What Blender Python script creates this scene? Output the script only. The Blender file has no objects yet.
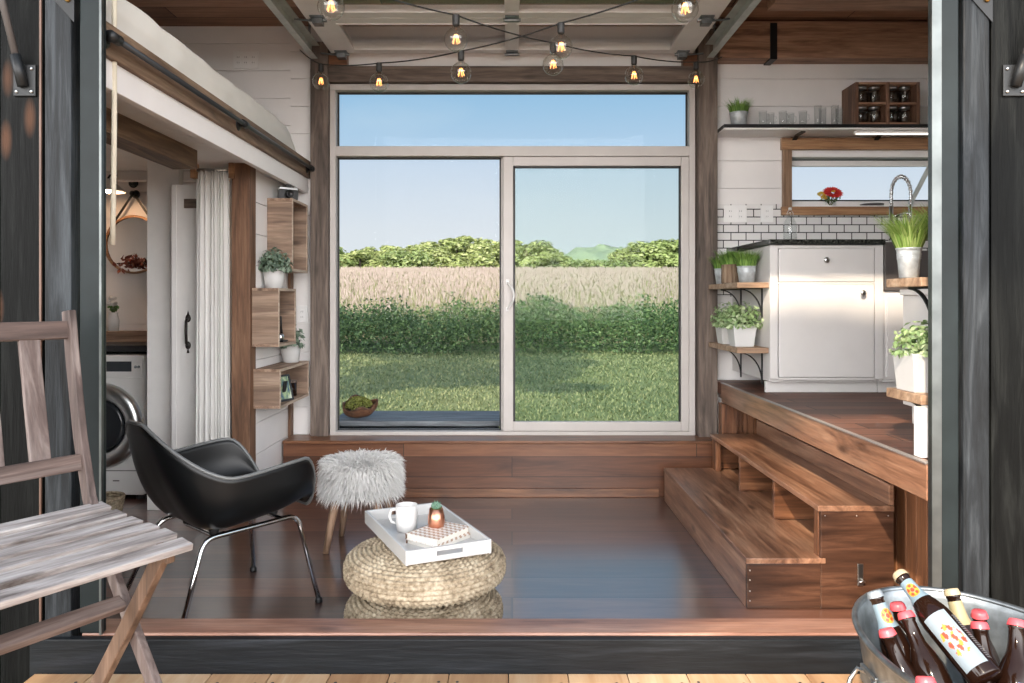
import bpy, bmesh, math, random
from mathutils import Vector, Matrix, noise

# ---------------------------------------------------------------- camera, sky, sun, exposure
SC = bpy.context.scene
COL = SC.collection
EYE = 1.27            # height of the lens above the interior floor
FPX = 768.0           # focal length for a 1024 px wide frame
cam_d = bpy.data.cameras.new('camera')
cam = bpy.data.objects.new('camera', cam_d); COL.objects.link(cam)
cam.location = (0, 0, EYE); cam.rotation_euler = (math.radians(90), 0, 0)
cam_d.sensor_width = 36.0; cam_d.lens = 36.0 * FPX / 1024.0
cam_d.shift_y = (301 - 341.5) / 1024.0; cam_d.clip_start = 0.05; cam_d.clip_end = 2000
SC.camera = cam
SC.view_settings.view_transform = 'Standard'; SC.view_settings.look = 'None'
SC.view_settings.gamma = 1; SC.view_settings.use_curve_mapping = False
SC.view_settings.exposure = 0.0

SUN_DIR = Vector((0.42, 0.85, -0.70)).normalized()      # the way the light travels
sun_d = bpy.data.lights.new('sun', 'SUN'); sun_d.energy = 8.0; sun_d.angle = math.radians(1.2)
sun_d.color = (1.0, 0.83, 0.64)
sun = bpy.data.objects.new('sun', sun_d); COL.objects.link(sun)
sun.rotation_euler = SUN_DIR.to_track_quat('-Z', 'Y').to_euler()

W = bpy.data.worlds.new('sky'); SC.world = W; W.use_nodes = True
def build_sky():
    nt = W.node_tree; nt.nodes.clear()
    def N(t, **k):
        n = nt.nodes.new(t)
        for a, b in k.items(): setattr(n, a, b)
        return n
    L = nt.links.new
    tc = N('ShaderNodeTexCoord'); sep = N('ShaderNodeSeparateXYZ'); L(tc.outputs['Generated'], sep.inputs[0])
    rp = N('ShaderNodeValToRGB'); L(sep.outputs['Z'], rp.inputs[0])
    e = rp.color_ramp.elements
    e[0].position = 0.0; e[0].color = (0.80, 0.85, 0.88, 1)
    e[1].position = 1.0; e[1].color = (0.26, 0.44, 0.72, 1)
    a = e.new(0.09); a.color = (0.74, 0.80, 0.86, 1)
    a = e.new(0.18); a.color = (0.59, 0.71, 0.85, 1); a = e.new(0.255); a.color = (0.40, 0.60, 0.79, 1)
    a = e.new(0.40); a.color = (0.33, 0.52, 0.78, 1)
    # thin high cloud
    nz = N('ShaderNodeTexNoise'); nz.inputs['Scale'].default_value = 3.0; nz.inputs['Detail'].default_value = 6
    mp = N('ShaderNodeMapping'); mp.inputs['Scale'].default_value = (1, 1, 4)
    L(tc.outputs['Generated'], mp.inputs[0]); L(mp.outputs[0], nz.inputs['Vector'])
    cr = N('ShaderNodeMapRange'); cr.inputs['From Min'].default_value = 0.55; cr.inputs['From Max'].default_value = 0.8
    cr.inputs['To Max'].default_value = 0.25; L(nz.outputs[0], cr.inputs[0])
    mx = N('ShaderNodeMixRGB'); mx.inputs[2].default_value = (0.85, 0.88, 0.90, 1)
    L(cr.outputs[0], mx.inputs[0]); L(rp.outputs[0], mx.inputs[1])
    # wide bright lobe added to the sky behind the camera to fill the room
    dp = N('ShaderNodeVectorMath', operation='DOT_PRODUCT'); L(tc.outputs['Generated'], dp.inputs[0])
    dp.inputs[1].default_value = tuple(Vector((-0.20, -0.95, 0.22)).normalized())
    mr = N('ShaderNodeMapRange', interpolation_type='SMOOTHSTEP'); L(dp.outputs['Value'], mr.inputs[0])
    mr.inputs['From Min'].default_value = 0.0; mr.inputs['From Max'].default_value = 0.9
    mr.inputs['To Min'].default_value = 0.0; mr.inputs['To Max'].default_value = SKY_FILL
    add = N('ShaderNodeMixRGB', blend_type='ADD'); add.inputs[0].default_value = 1
    hz = N('ShaderNodeMixRGB', blend_type='MULTIPLY'); hz.inputs[0].default_value = 1
    el = N('ShaderNodeMapRange', interpolation_type='SMOOTHSTEP'); L(sep.outputs['Z'], el.inputs[0])
    el.inputs['From Min'].default_value = 0.25; el.inputs['From Max'].default_value = 0.85; el.inputs['To Min'].default_value = 1.0; el.inputs['To Max'].default_value = 0.12
    ml = N('ShaderNodeMath', operation='MULTIPLY'); L(mr.outputs[0], ml.inputs[0]); L(el.outputs[0], ml.inputs[1])
    L(ml.outputs[0], hz.inputs[1]); hz.inputs[2].default_value = (1.0, 0.97, 0.95, 1)
    L(mx.outputs[0], add.inputs[1]); L(hz.outputs[0], add.inputs[2])
    bg = N('ShaderNodeBackground'); bg.inputs[1].default_value = 1.0; L(add.outputs[0], bg.inputs[0])
    out = N('ShaderNodeOutputWorld'); L(bg.outputs[0], out.inputs[0])
SKY_FILL = 8.5
build_sky()

# ---------------------------------------------------------------- helpers
def P(x, y, Y):
    """the point at distance Y along the view that the photograph shows at (x, y)"""
    return Vector(((x - 512) / FPX * Y, Y, EYE - (y - 301) / FPX * Y))

def tag(o, label=None, cat=None, group=None, kind=None):
    if label: o['label'] = label
    if cat: o['category'] = cat
    if group: o['group'] = group
    if kind: o['kind'] = kind
    return o

def thing(name, label, cat, loc=(0, 0, 0), rz=0, group=None):
    o = bpy.data.objects.new(name, None); COL.objects.link(o)
    o.empty_display_size = 0.1
    o.location = loc; o.rotation_euler = (0, 0, rz)
    return tag(o, label, cat, group)

def copy_tree(o, parent=None):
    c = o.copy(); COL.objects.link(c)
    if parent: c.parent = parent
    for ch in list(o.children): copy_tree(ch, c)
    return c

class MB:
    def __init__(s): s.v = []; s.f = []; s.sm = []
    def add(s, vs, fs, M=None, smooth=False):
        b = len(s.v)
        s.v.extend((M @ Vector(v)) if M else Vector(v) for v in vs)
        for f in fs: s.f.append(tuple(i + b for i in f)); s.sm.append(smooth)
        return s
    def box(s, x0, x1, y0, y1, z0, z1, M=None):
        v = [(x0,y0,z0),(x1,y0,z0),(x1,y1,z0),(x0,y1,z0),(x0,y0,z1),(x1,y0,z1),(x1,y1,z1),(x0,y1,z1)]
        return s.add(v, [(0,3,2,1),(4,5,6,7),(0,1,5,4),(1,2,6,5),(2,3,7,6),(3,0,4,7)], M)
    def prism(s, poly, a0, a1, axis='Y', M=None):
        """poly (p, q) extruded along axis: X -> (y,z), Y -> (x,z), Z -> (x,y)"""
        def mk(p, a): return {'X': (a, p[0], p[1]), 'Y': (p[0], a, p[1]), 'Z': (p[0], p[1], a)}[axis]
        n = len(poly); v = [mk(p, a0) for p in poly] + [mk(p, a1) for p in poly]
        f = [tuple(range(n)), tuple(range(2*n-1, n-1, -1))] + [(i, i+n, (i+1) % n + n, (i+1) % n) for i in range(n)]
        return s.add(v, f, M)
    def tube(s, pts, r, seg=10, closed=False, M=None, flat=1.0):
        pts = [Vector(p) for p in pts]; n = len(pts); rs = r if isinstance(r, (list, tuple)) else [r]*n
        vs = []; up = None
        for i, p in enumerate(pts):
            if closed: t = pts[(i+1) % n] - pts[i-1]
            else: t = pts[min(i+1, n-1)] - pts[max(i-1, 0)]
            t.normalize()
            if up is None:
                up = Vector((0, 0, 1)) if abs(t.z) < 0.9 else Vector((0, 1, 0))
            a = t.cross(up)
            if a.length < 1e-6: a = t.cross(Vector((1, 0, 0)))
            a.normalize(); b = a.cross(t).normalized(); up = b
            for k in range(seg):
                w = 2*math.pi*k/seg
                vs.append(p + a*math.cos(w)*rs[i] + b*math.sin(w)*rs[i]*flat)
        fs = []
        for i in range(n if closed else n-1):
            j = (i+1) % n
            for k in range(seg):
                k2 = (k+1) % seg
                fs.append((i*seg+k, i*seg+k2, j*seg+k2, j*seg+k))
        if not closed:
            fs.append(tuple(range(seg-1, -1, -1))); fs.append(tuple((n-1)*seg+k for k in range(seg)))
        return s.add(vs, fs, M, True)
    def bar(s, pts, w, h, side, M=None):
        """flat bar along pts; w across 'side' direction, h across the other one"""
        pts = [Vector(p) for p in pts]; n = len(pts); side = Vector(side).normalized(); vs = []
        for i, p in enumerate(pts):
            t = (pts[min(i+1, n-1)] - pts[max(i-1, 0)]).normalized()
            o = t.cross(side).normalized()
            for a, b in ((-1,-1),(1,-1),(1,1),(-1,1)): vs.append(p + side*a*w/2 + o*b*h/2)
        fs = [(0,1,2,3), tuple(4*(n-1)+k for k in (3,2,1,0))]
        for i in range(n-1):
            for k in range(4): fs.append((4*i+k, 4*i+4+k, 4*i+4+(k+1) % 4, 4*i+(k+1) % 4))
        return s.add(vs, fs, M)
    def lathe(s, prof, seg=24, c=(0, 0, 0), M=None, smooth=True, sx=1.0, sy=1.0, cap=True):
        c = Vector(c); vs = []; n = len(prof)
        for (r, z) in prof:
            for k in range(seg):
                w = 2*math.pi*k/seg
                vs.append(c + Vector((math.cos(w)*r*sx, math.sin(w)*r*sy, z)))
        fs = [(i*seg+k, i*seg+(k+1) % seg, (i+1)*seg+(k+1) % seg, (i+1)*seg+k) for i in range(n-1) for k in range(seg)]
        if cap:
            fs.append(tuple(range(seg-1, -1, -1))); fs.append(tuple((n-1)*seg+k for k in range(seg)))
        return s.add(vs, fs, M, smooth)
    def sphere(s, c, r, seg=16, rings=10, M=None, sc=(1, 1, 1)):
        c = Vector(c); vs = [c + Vector((0, 0, -r*sc[2]))]
        for i in range(1, rings):
            t = math.pi*i/rings - math.pi/2
            for k in range(seg):
                w = 2*math.pi*k/seg
                vs.append(c + Vector((math.cos(t)*math.cos(w)*r*sc[0], math.cos(t)*math.sin(w)*r*sc[1], math.sin(t)*r*sc[2])))
        vs.append(c + Vector((0, 0, r*sc[2]))); top = len(vs)-1; fs = []
        for k in range(seg):
            fs.append((0, 1+(k+1) % seg, 1+k)); fs.append((top, 1+(rings-2)*seg+k, 1+(rings-2)*seg+(k+1) % seg))
        for i in range(rings-2):
            for k in range(seg):
                a = 1+i*seg
                fs.append((a+k, a+(k+1) % seg, a+seg+(k+1) % seg, a+seg+k))
        return s.add(vs, fs, M, True)
    def grid(s, fn, nu, nv, closed_u=False, M=None, smooth=True):
        vs = [fn(i/(nu if closed_u else nu-1), j/(nv-1)) for j in range(nv) for i in range(nu)]
        fs = []
        for j in range(nv-1):
            for i in range(nu if closed_u else nu-1):
                i2 = (i+1) % nu
                fs.append((j*nu+i, j*nu+i2, (j+1)*nu+i2, (j+1)*nu+i))
        return s.add(vs, fs, M, smooth)
    def build(s, name, mat, parent=None, bevel=0, solid=0, normals=True, sub=0):
        me = bpy.data.meshes.new(name)
        me.from_pydata([tuple(v) for v in s.v], [], s.f)
        me.polygons.foreach_set('use_smooth', s.sm); me.update()
        if normals:
            b = bmesh.new(); b.from_mesh(me); bmesh.ops.recalc_face_normals(b, faces=b.faces); b.to_mesh(me); b.free()
        me.materials.append(mat)
        o = bpy.data.objects.new(name, me); COL.objects.link(o)
        if parent: o.parent = parent
        if solid:
            m = o.modifiers.new('thickness', 'SOLIDIFY'); m.thickness = solid; m.offset = 0
        if bevel:
            m = o.modifiers.new('edges', 'BEVEL'); m.width = bevel; m.segments = 2; m.limit_method = 'ANGLE'; m.angle_limit = 0.7
        if sub:
            m = o.modifiers.new('smooth', 'SUBSURF'); m.levels = sub; m.render_levels = sub
        return o

def bx(name, mat, x0, x1, y0, y1, z0, z1, parent=None, bevel=0.003):
    return MB().box(x0, x1, y0, y1, z0, z1).build(name, mat, parent, bevel)

def struct(o): o['kind'] = 'structure'; return o

# ---------------------------------------------------------------- materials
class NT:
    def __init__(s, name):
        s.m = bpy.data.materials.new(name); s.m.use_nodes = True; s.t = s.m.node_tree
        s.b = s.t.nodes['Principled BSDF']; s.out = s.t.nodes['Material Output']; s.tc = None
    def n(s, t, **k):
        n = s.t.nodes.new(t)
        for a, b in k.items():
            if a in n.inputs: n.inputs[a].default_value = b
            else: setattr(n, a, b)
        return n
    def l(s, a, b): s.t.links.new(a, b)
    def coord(s, kind='Object'):
        if not s.tc: s.tc = s.n('ShaderNodeTexCoord')
        return s.tc.outputs[kind]
    def mapped(s, scale, kind='Object', rot=(0, 0, 0)):
        m = s.n('ShaderNodeMapping'); m.inputs['Scale'].default_value = scale; m.inputs['Rotation'].default_value = rot
        s.l(s.coord(kind), m.inputs[0]); return m.outputs[0]
    def swiz(s, order, kind='Object'):
        sp = s.n('ShaderNodeSeparateXYZ'); s.l(s.coord(kind), sp.inputs[0]); cb = s.n('ShaderNodeCombineXYZ')
        for i, c in enumerate(order): s.l(sp.outputs['XYZ'.index(c)], cb.inputs[i])
        return cb.outputs[0]
    def noise(s, vec, scale=1, detail=4, rough=0.55, dist=0.0):
        n = s.n('ShaderNodeTexNoise', Scale=scale, Detail=detail, Roughness=rough, Distortion=dist)
        if vec: s.l(vec, n.inputs['Vector'])
        return n.outputs['Fac']
    def ramp(s, fac, stops):
        r = s.n('ShaderNodeValToRGB'); e = r.color_ramp.elements
        e[0].position, e[0].color = stops[0][0], (*stops[0][1], 1)
        e[1].position, e[1].color = stops[-1][0], (*stops[-1][1], 1)
        for p, c in stops[1:-1]: x = e.new(p); x.color = (*c, 1)
        s.l(fac, r.inputs[0]); return r.outputs[0]
    def mix(s, fac, a, b, mode='MIX'):
        m = s.n('ShaderNodeMixRGB', blend_type=mode)
        for i, x in ((0, fac), (1, a), (2, b)):
            if hasattr(x, 'links'): s.l(x, m.inputs[i])
            elif i == 0: m.inputs[0].default_value = x
            else: m.inputs[i].default_value = (*x, 1)
        return m.outputs[0]
    def math(s, op, a, b=0.0):
        m = s.n('ShaderNodeMath', operation=op)
        for i, x in ((0, a), (1, b)):
            if hasattr(x, 'links'): s.l(x, m.inputs[i])
            else: m.inputs[i].default_value = x
        return m.outputs[0]
    def bump(s, h, strength=0.3, dist=0.01):
        b = s.n('ShaderNodeBump', Strength=strength, Distance=dist); s.l(h, b.inputs['Height']); s.l(b.outputs[0], s.b.inputs['Normal'])
    def set(s, color=None, rough=0.5, metal=0, **k):
        if color is not None:
            if hasattr(color, 'links'): s.l(color, s.b.inputs['Base Color'])
            else: s.b.inputs['Base Color'].default_value = (*color, 1)
        if hasattr(rough, 'links'): s.l(rough, s.b.inputs['Roughness'])
        else: s.b.inputs['Roughness'].default_value = rough
        s.b.inputs['Metallic'].default_value = metal
        for a, b in k.items(): s.b.inputs[a].default_value = b
        return s.m

def lin(r, g, b):
    f = lambda c: (c/255)/12.92 if c <= 10 else (((c/255)+0.055)/1.055)**2.4
    return (f(r), f(g), f(b))

def paint(name, c, rough=0.5, metal=0, vary=0.06, scale=6, **k):
    t = NT(name); f = t.noise(t.mapped((scale,)*3), 1, 3)
    lo = tuple(max(0, x*(1-vary*2)) for x in c); hi = tuple(min(1, x*(1+vary)) for x in c)
    return t.set(t.ramp(f, [(0.3, lo), (0.7, hi)]), rough, metal, **k)

def wood(name, dark, mid, light, axis='X', grain=1.0, rough=0.45, bump=0.25, knots=True, rand=True, knotcol=None, **k):
    t = NT(name)
    sc = {'X': (1.3, 16, 16), 'Y': (16, 1.3, 16), 'Z': (16, 16, 1.3)}[axis]
    sc = tuple(x*grain for x in sc)
    v = t.mapped(sc)
    if rand:
        oi = t.n('ShaderNodeObjectInfo'); ad = t.n('ShaderNodeVectorMath', operation='ADD')
        ml = t.math('MULTIPLY', oi.outputs['Random'], 37.0); t.l(v, ad.inputs[0]); t.l(ml, ad.inputs[1]); v = ad.outputs[0]
    a = t.noise(v, 1.0, 5, 0.6, 1.2); b = t.noise(v, 4.5, 4, 0.6, 0.4)
    c = t.ramp(a, [(0.28, dark), (0.5, mid), (0.72, light)])
    g = t.ramp(b, [(0.35, (0.62, 0.62, 0.62)), (0.6, (1, 1, 1))])
    c = t.mix(0.75, c, g, 'MULTIPLY')
    if knots:
        sk = {'X': (2.2, 7, 7), 'Y': (7, 2.2, 7), 'Z': (7, 7, 2.2)}[axis]
        vo = t.n('ShaderNodeTexVoronoi', Scale=1.0); t.l(t.mapped(sk), vo.inputs['Vector'])
        kf = t.ramp(vo.outputs['Distance'], [(0.05, (1, 1, 1)), (0.16, (0, 0, 0))])
        c = t.mix(t.math('MULTIPLY', kf, 0.75), c, knotcol or tuple(x*0.35 for x in dark))
    t.bump(b, bump, 0.004)
    return t.set(c, rough, **k)

def planks(name, cols, along='X', across='Y', width=0.2, length=1.4, gap=0.004, gapcol=(0.01, 0.006, 0.004), rough=0.3, grain=1.0, bump=0.15, offset=0.37, **k):
    t = NT(name); third = [c for c in 'XYZ' if c not in (along, across)][0]
    v = t.swiz(along + across + third)
    br = t.n('ShaderNodeTexBrick', Scale=1.0); br.offset = offset; br.inputs['Mortar Size'].default_value = gap
    br.inputs['Brick Width'].default_value = length; br.inputs['Row Height'].default_value = width
    br.inputs['Color1'].default_value = (0, 0, 0, 1); br.inputs['Color2'].default_value = (1, 1, 1, 1); br.inputs['Bias'].default_value = 0
    br.inputs['Mortar'].default_value = (0.5, 0.5, 0.5, 1); br.inputs['Mortar Smooth'].default_value = 0.1
    t.l(v, br.inputs['Vector'])
    sep = t.n('ShaderNodeSeparateColor'); t.l(br.outputs['Color'], sep.inputs[0]); rnd = sep.outputs[0]
    m = t.n('ShaderNodeMapping'); m.inputs['Scale'].default_value = (1.4*grain, 15*grain, 15*grain); t.l(v, m.inputs[0])
    ad = t.n('ShaderNodeVectorMath', operation='ADD'); t.l(m.outputs[0], ad.inputs[0]); t.l(t.math('MULTIPLY', rnd, 53.0), ad.inputs[1])
    a = t.noise(ad.outputs[0], 1.0, 5, 0.6, 1.0); b = t.noise(ad.outputs[0], 4, 3)
    mixf = t.math('ADD', t.math('MULTIPLY', a, 0.62), t.math('MULTIPLY', rnd, 0.38))
    c = t.ramp(mixf, [(0.25, cols[0]), (0.48, cols[1]), (0.72, cols[2])])
    g = t.ramp(b, [(0.35, (0.7, 0.7, 0.7)), (0.6, (1, 1, 1))]); c = t.mix(0.6, c, g, 'MULTIPLY')
    c = t.mix(br.outputs['Fac'], c, gapcol)
    h = t.math('SUBTRACT', t.math('MULTIPLY', b, 0.25), br.outputs['Fac']); t.bump(h, bump, 0.004)
    return t.set(c, rough, **k)

def foliage(name, cols, rough=0.55, trans=0.25):
    t = NT(name); g = t.n('ShaderNodeNewGeometry')
    c = t.ramp(g.outputs['Random Per Island'], [(i/(len(cols)-1), x) for i, x in enumerate(cols)])
    t.set(c, rough)
    tr = t.n('ShaderNodeBsdfTranslucent'); t.l(c, tr.inputs[0]); mx = t.n('ShaderNodeMixShader'); mx.inputs[0].default_value = trans
    t.l(t.b.outputs[0], mx.inputs[1]); t.l(tr.outputs[0], mx.inputs[2]); t.l(mx.outputs[0], t.out.inputs[0])
    return t.m

def pane(name, tint=(0.95, 0.97, 0.97), refl=0.07, rough=0.0, edge=0.6):
    t = NT(name); t.t.nodes.remove(t.b)
    tr = t.n('ShaderNodeBsdfTransparent'); tr.inputs[0].default_value = (*tint, 1)
    gl = t.n('ShaderNodeBsdfGlossy'); gl.inputs['Roughness'].default_value = rough
    lw = t.n('ShaderNodeLayerWeight'); lw.inputs['Blend'].default_value = 0.35
    f = t.math('ADD', t.math('MULTIPLY', t.math('POWER', lw.outputs['Facing'], 3.0), edge), refl)
    mx = t.n('ShaderNodeMixShader'); t.l(f, mx.inputs[0]); t.l(tr.outputs[0], mx.inputs[1]); t.l(gl.outputs[0], mx.inputs[2])
    t.l(mx.outputs[0], t.out.inputs[0]); return t.m

def glow(name, c, e):
    t = NT(name); return t.set(c, 0.5, **{'Emission Color': (*c, 1), 'Emission Strength': e})

M = {}
M['white'] = paint('white_boards', (0.80, 0.775, 0.76), 0.55, vary=0.03, scale=3)
M['cab'] = paint('cabinet_paint', (0.66, 0.64, 0.625), 0.35, vary=0.02)
M['offwhite'] = paint('warm_white', (0.77, 0.75, 0.73), 0.5, vary=0.03)
M['floor'] = planks('walnut_floor', [(0.032, 0.013, 0.009), (0.085, 0.034, 0.022), (0.19, 0.085, 0.055)], 'X', 'Y', 0.235, 1.7, 0.005, rough=0.28, bump=0.10, **{'Coat Weight': 1.0, 'Coat IOR': 2.5, 'Coat Roughness': 0.20})
M['kfloor'] = planks('walnut_floor_kitchen', [(0.05, 0.021, 0.014), (0.125, 0.053, 0.034), (0.22, 0.098, 0.06)], 'X', 'Y', 0.14, 1.5, 0.004, rough=0.5, bump=0.12, **{'Specular IOR Level': 0.3})
M['walX'] = wood('walnut_x', (0.060, 0.022, 0.010), (0.17, 0.070, 0.032), (0.29, 0.135, 0.068), 'X', rough=0.35)
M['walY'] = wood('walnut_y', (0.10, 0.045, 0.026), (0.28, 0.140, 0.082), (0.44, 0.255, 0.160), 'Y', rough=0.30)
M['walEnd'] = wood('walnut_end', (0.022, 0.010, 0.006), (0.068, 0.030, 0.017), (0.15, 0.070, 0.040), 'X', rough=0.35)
M['walZ'] = wood('walnut_z', (0.060, 0.022, 0.010), (0.17, 0.070, 0.032), (0.28, 0.130, 0.066), 'Z', rough=0.38)
M['bench'] = planks('bench_boards', [(0.055, 0.020, 0.010), (0.135, 0.053, 0.026), (0.24, 0.105, 0.052)], 'X', 'Z', 0.13, 1.9, 0.002, rough=0.36)
M['oldZ'] = wood('barn_wood_z', (0.045, 0.034, 0.028), (0.135, 0.100, 0.080), (0.25, 0.195, 0.16), 'Z', rough=0.7, bump=0.5)
M['oldX'] = wood('barn_wood_x', (0.055, 0.040, 0.032), (0.145, 0.105, 0.082), (0.26, 0.20, 0.16), 'X', rough=0.7, bump=0.5)
M['oldY'] = wood('barn_wood_y', (0.060, 0.036, 0.022), (0.17, 0.105, 0.065), (0.29, 0.20, 0.13), 'Y', rough=0.65, bump=0.5)
M['postZ'] = wood('post_wood', (0.055, 0.026, 0.014), (0.17, 0.085, 0.046), (0.28, 0.155, 0.090), 'Z', rough=0.6, bump=0.4)
M['boxX'] = wood('box_wood_x', (0.13, 0.075, 0.048), (0.30, 0.195, 0.13), (0.46, 0.33, 0.24), 'X', rough=0.65, bump=0.4)
M['boxY'] = wood('box_wood_y', (0.13, 0.075, 0.048), (0.31, 0.20, 0.135), (0.48, 0.35, 0.25), 'Y', rough=0.65, bump=0.4)
M['pine'] = wood('pine_trim', (0.17, 0.080, 0.036), (0.37, 0.195, 0.095), (0.50, 0.30, 0.165), 'X', rough=0.5)
M['pineZ'] = wood('pine_trim_z', (0.12, 0.070, 0.042), (0.27, 0.165, 0.10), (0.40, 0.26, 0.165), 'Z', rough=0.5)
M['ceil'] = planks('ceiling_boards', [(0.13, 0.060, 0.036), (0.32, 0.165, 0.10), (0.50, 0.29, 0.185)], 'X', 'Y', 0.18, 2.2, 0.003, rough=0.55, bump=0.3)
M['beam'] = wood('beam_wood', (0.15, 0.075, 0.048), (0.36, 0.20, 0.125), (0.52, 0.32, 0.21), 'X', rough=0.6, bump=0.5)
M['black'] = wood('charred_cladding', (0.0010, 0.0012, 0.0011), (0.0026, 0.0030, 0.0028), (0.012, 0.013, 0.0122), 'Z', 1.2, rough=0.55, bump=1.0, knotcol=(0.085, 0.040, 0.022), **{'Specular IOR Level': 0.10})
M['blackX'] = wood('black_sill', (0.006, 0.007, 0.009), (0.008, 0.010, 0.012), (0.020, 0.023, 0.028), 'X', 1.2, rough=0.42, bump=0.4, **{'Specular IOR Level': 0.2})
M['greyZ'] = wood('weathered_black_trim', (0.003, 0.0035, 0.004), (0.014, 0.017, 0.020), (0.050, 0.058, 0.065), 'Z', 1.3, rough=0.5, bump=0.9, **{'Specular IOR Level': 0.2})
M['greyX'] = wood('weathered_grey_plank', (0.06, 0.066, 0.074), (0.15, 0.16, 0.175), (0.26, 0.275, 0.29), 'X', 1.2, rough=0.6, bump=0.6)
M['jamb'] = paint('dark_steel', (0.010, 0.015, 0.016), 0.4, 0.0, vary=0.15, **{'Specular IOR Level': 0.18})
M['jambsteel'] = paint('dull_steel', (0.13, 0.142, 0.14), 0.35, 0.9, vary=0.15, scale=8)
M['galv'] = paint('galvanised', (0.25, 0.275, 0.29), 0.36, 0.9, vary=0.2, scale=22)
M['galvdoor'] = paint('galvanised_track', (0.58, 0.62, 0.60), 0.45, 0.3, vary=0.08, scale=12)
M['alu'] = paint('brushed_aluminium', (0.80, 0.785, 0.77), 0.5, 0.0, vary=0.03)
M['galvpot'] = paint('galvanised_pot', (0.52, 0.56, 0.58), 0.42, 0.35, vary=0.14, scale=30)
M['chrome'] = paint('chrome', (0.75, 0.76, 0.77), 0.12, 1.0, vary=0.02)
M['steel'] = paint('satin_steel', (0.55, 0.56, 0.56), 0.28, 1.0, vary=0.04)
M['edge_trim'] = paint('edge_trim', (0.30, 0.27, 0.25), 0.35, 0.4)
M['iron'] = paint('black_iron', (0.012, 0.013, 0.014), 0.45, 0.3, vary=0.1)
M['brass'] = paint('brass', (0.55, 0.36, 0.14), 0.3, 1.0)
M['copper'] = paint('copper', (0.72, 0.34, 0.22), 0.3, 1.0, vary=0.05)
M['shell'] = paint('black_shell', (0.005, 0.0055, 0.006), 0.33, 0.0, vary=0.1, **{'Specular IOR Level': 0.3})
M['shelledge'] = paint('shell_edge', (0.12, 0.125, 0.125), 0.3, 0.0)
M['vinyl'] = paint('window_vinyl', (0.50, 0.465, 0.44), 0.45, vary=0.03)
M['black_pl'] = paint('black_plastic', (0.015, 0.015, 0.016), 0.35)
M['rubber'] = paint('dark_rubber', (0.02, 0.02, 0.02), 0.6)
M['granite'] = None
M['plate'] = paint('outlet_plate', (0.82, 0.81, 0.80), 0.35, vary=0.01)
M['soil'] = paint('soil', (0.05, 0.032, 0.02), 0.9, vary=0.3, scale=60)
M['traywhite'] = paint('tray_lacquer', (0.50, 0.495, 0.485), 0.25, vary=0.02)
M['ceramic'] = paint('white_ceramic', (0.62, 0.61, 0.595), 0.3, vary=0.02)
M['pot'] = paint('white_pot', (0.60, 0.60, 0.595), 0.45, vary=0.02)
M['dgrey'] = paint('dark_grey_panel', (0.085, 0.075, 0.072), 0.4)
M['glass'] = pane('clear_pane', (0.985, 0.99, 0.99), 0.001)
M['glass_green'] = pane('sliding_pane', (0.90, 0.95, 0.935), 0.003)
M['glass_top'] = pane('transom_pane', (0.90, 0.96, 0.99), 0.004)
M['jar'] = pane('thin_glass', (0.965, 0.975, 0.975), 0.04, 0.0)
M['bulb'] = pane('bulb_glass', (0.93, 0.925, 0.90), 0.09, 0.0, 1.3)
M['leaf'] = foliage('leaf_mid', [(0.05, 0.13, 0.03), (0.11, 0.24, 0.06), (0.22, 0.36, 0.13)])
M['leaf_pale'] = foliage('leaf_pale', [(0.16, 0.27, 0.10), (0.32, 0.45, 0.20), (0.55, 0.64, 0.40)])
M['leaf_grey'] = foliage('leaf_greygreen', [(0.09, 0.14, 0.10), (0.17, 0.24, 0.17), (0.30, 0.38, 0.29)])
M['blade'] = foliage('grass_blade', [(0.07, 0.17, 0.025), (0.16, 0.32, 0.055), (0.30, 0.46, 0.11)])
M['blade_lt'] = foliage('grass_blade_light', [(0.16, 0.29, 0.05), (0.30, 0.45, 0.10), (0.50, 0.60, 0.22)])
M['tree'] = foliage('tree_leaf', [(0.16, 0.21, 0.065), (0.25, 0.305, 0.105), (0.35, 0.385, 0.18)], trans=0.35)
M['tree2'] = foliage('tree_leaf_dark', [(0.125, 0.18, 0.06), (0.20, 0.27, 0.095), (0.30, 0.35, 0.155)], trans=0.35)
M['weed'] = foliage('weed_leaf', [(0.022, 0.050, 0.018), (0.048, 0.096, 0.032), (0.115, 0.185, 0.065)], trans=0.3)
M['bark'] = wood('bark', (0.03, 0.024, 0.018), (0.08, 0.062, 0.048), (0.15, 0.12, 0.095), 'Z', rough=0.9, rand=False)
M['led'] = glow('led_strip', (1.0, 0.93, 0.82), 2.2)
M['filament'] = glow('filament', (1.0, 0.40, 0.10), 3.2)

def granite():
    t = NT('black_granite'); vo = t.n('ShaderNodeTexVoronoi', Scale=160.0); t.l(t.coord(), vo.inputs['Vector'])
    f = t.noise(t.coord(), 90, 3)
    c = t.ramp(f, [(0.4, (0.012, 0.013, 0.012)), (0.58, (0.035, 0.037, 0.032)), (0.72, (0.16, 0.155, 0.13))])
    return t.set(c, 0.22)
M['granite'] = granite()

def tiles():
    t = NT('subway_tile'); v = t.swiz('XZY')
    br = t.n('ShaderNodeTexBrick', Scale=1.0); br.offset = 0.5
    br.inputs['Mortar Size'].default_value = 0.0032; br.inputs['Brick Width'].default_value = 0.102; br.inputs['Row Height'].default_value = 0.0525
    br.inputs['Color1'].default_value = (0.72, 0.70, 0.69, 1); br.inputs['Color2'].default_value = (0.76, 0.745, 0.73, 1)
    br.inputs['Mortar'].default_value = (0.035, 0.033, 0.032, 1); br.inputs['Mortar Smooth'].default_value = 0.0
    t.l(v, br.inputs['Vector']); h = t.math('SUBTRACT', 1.0, br.outputs['Fac']); t.bump(h, 0.4, 0.002)
    return t.set(br.outputs['Color'], 0.18)
M['tile'] = tiles()

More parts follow.
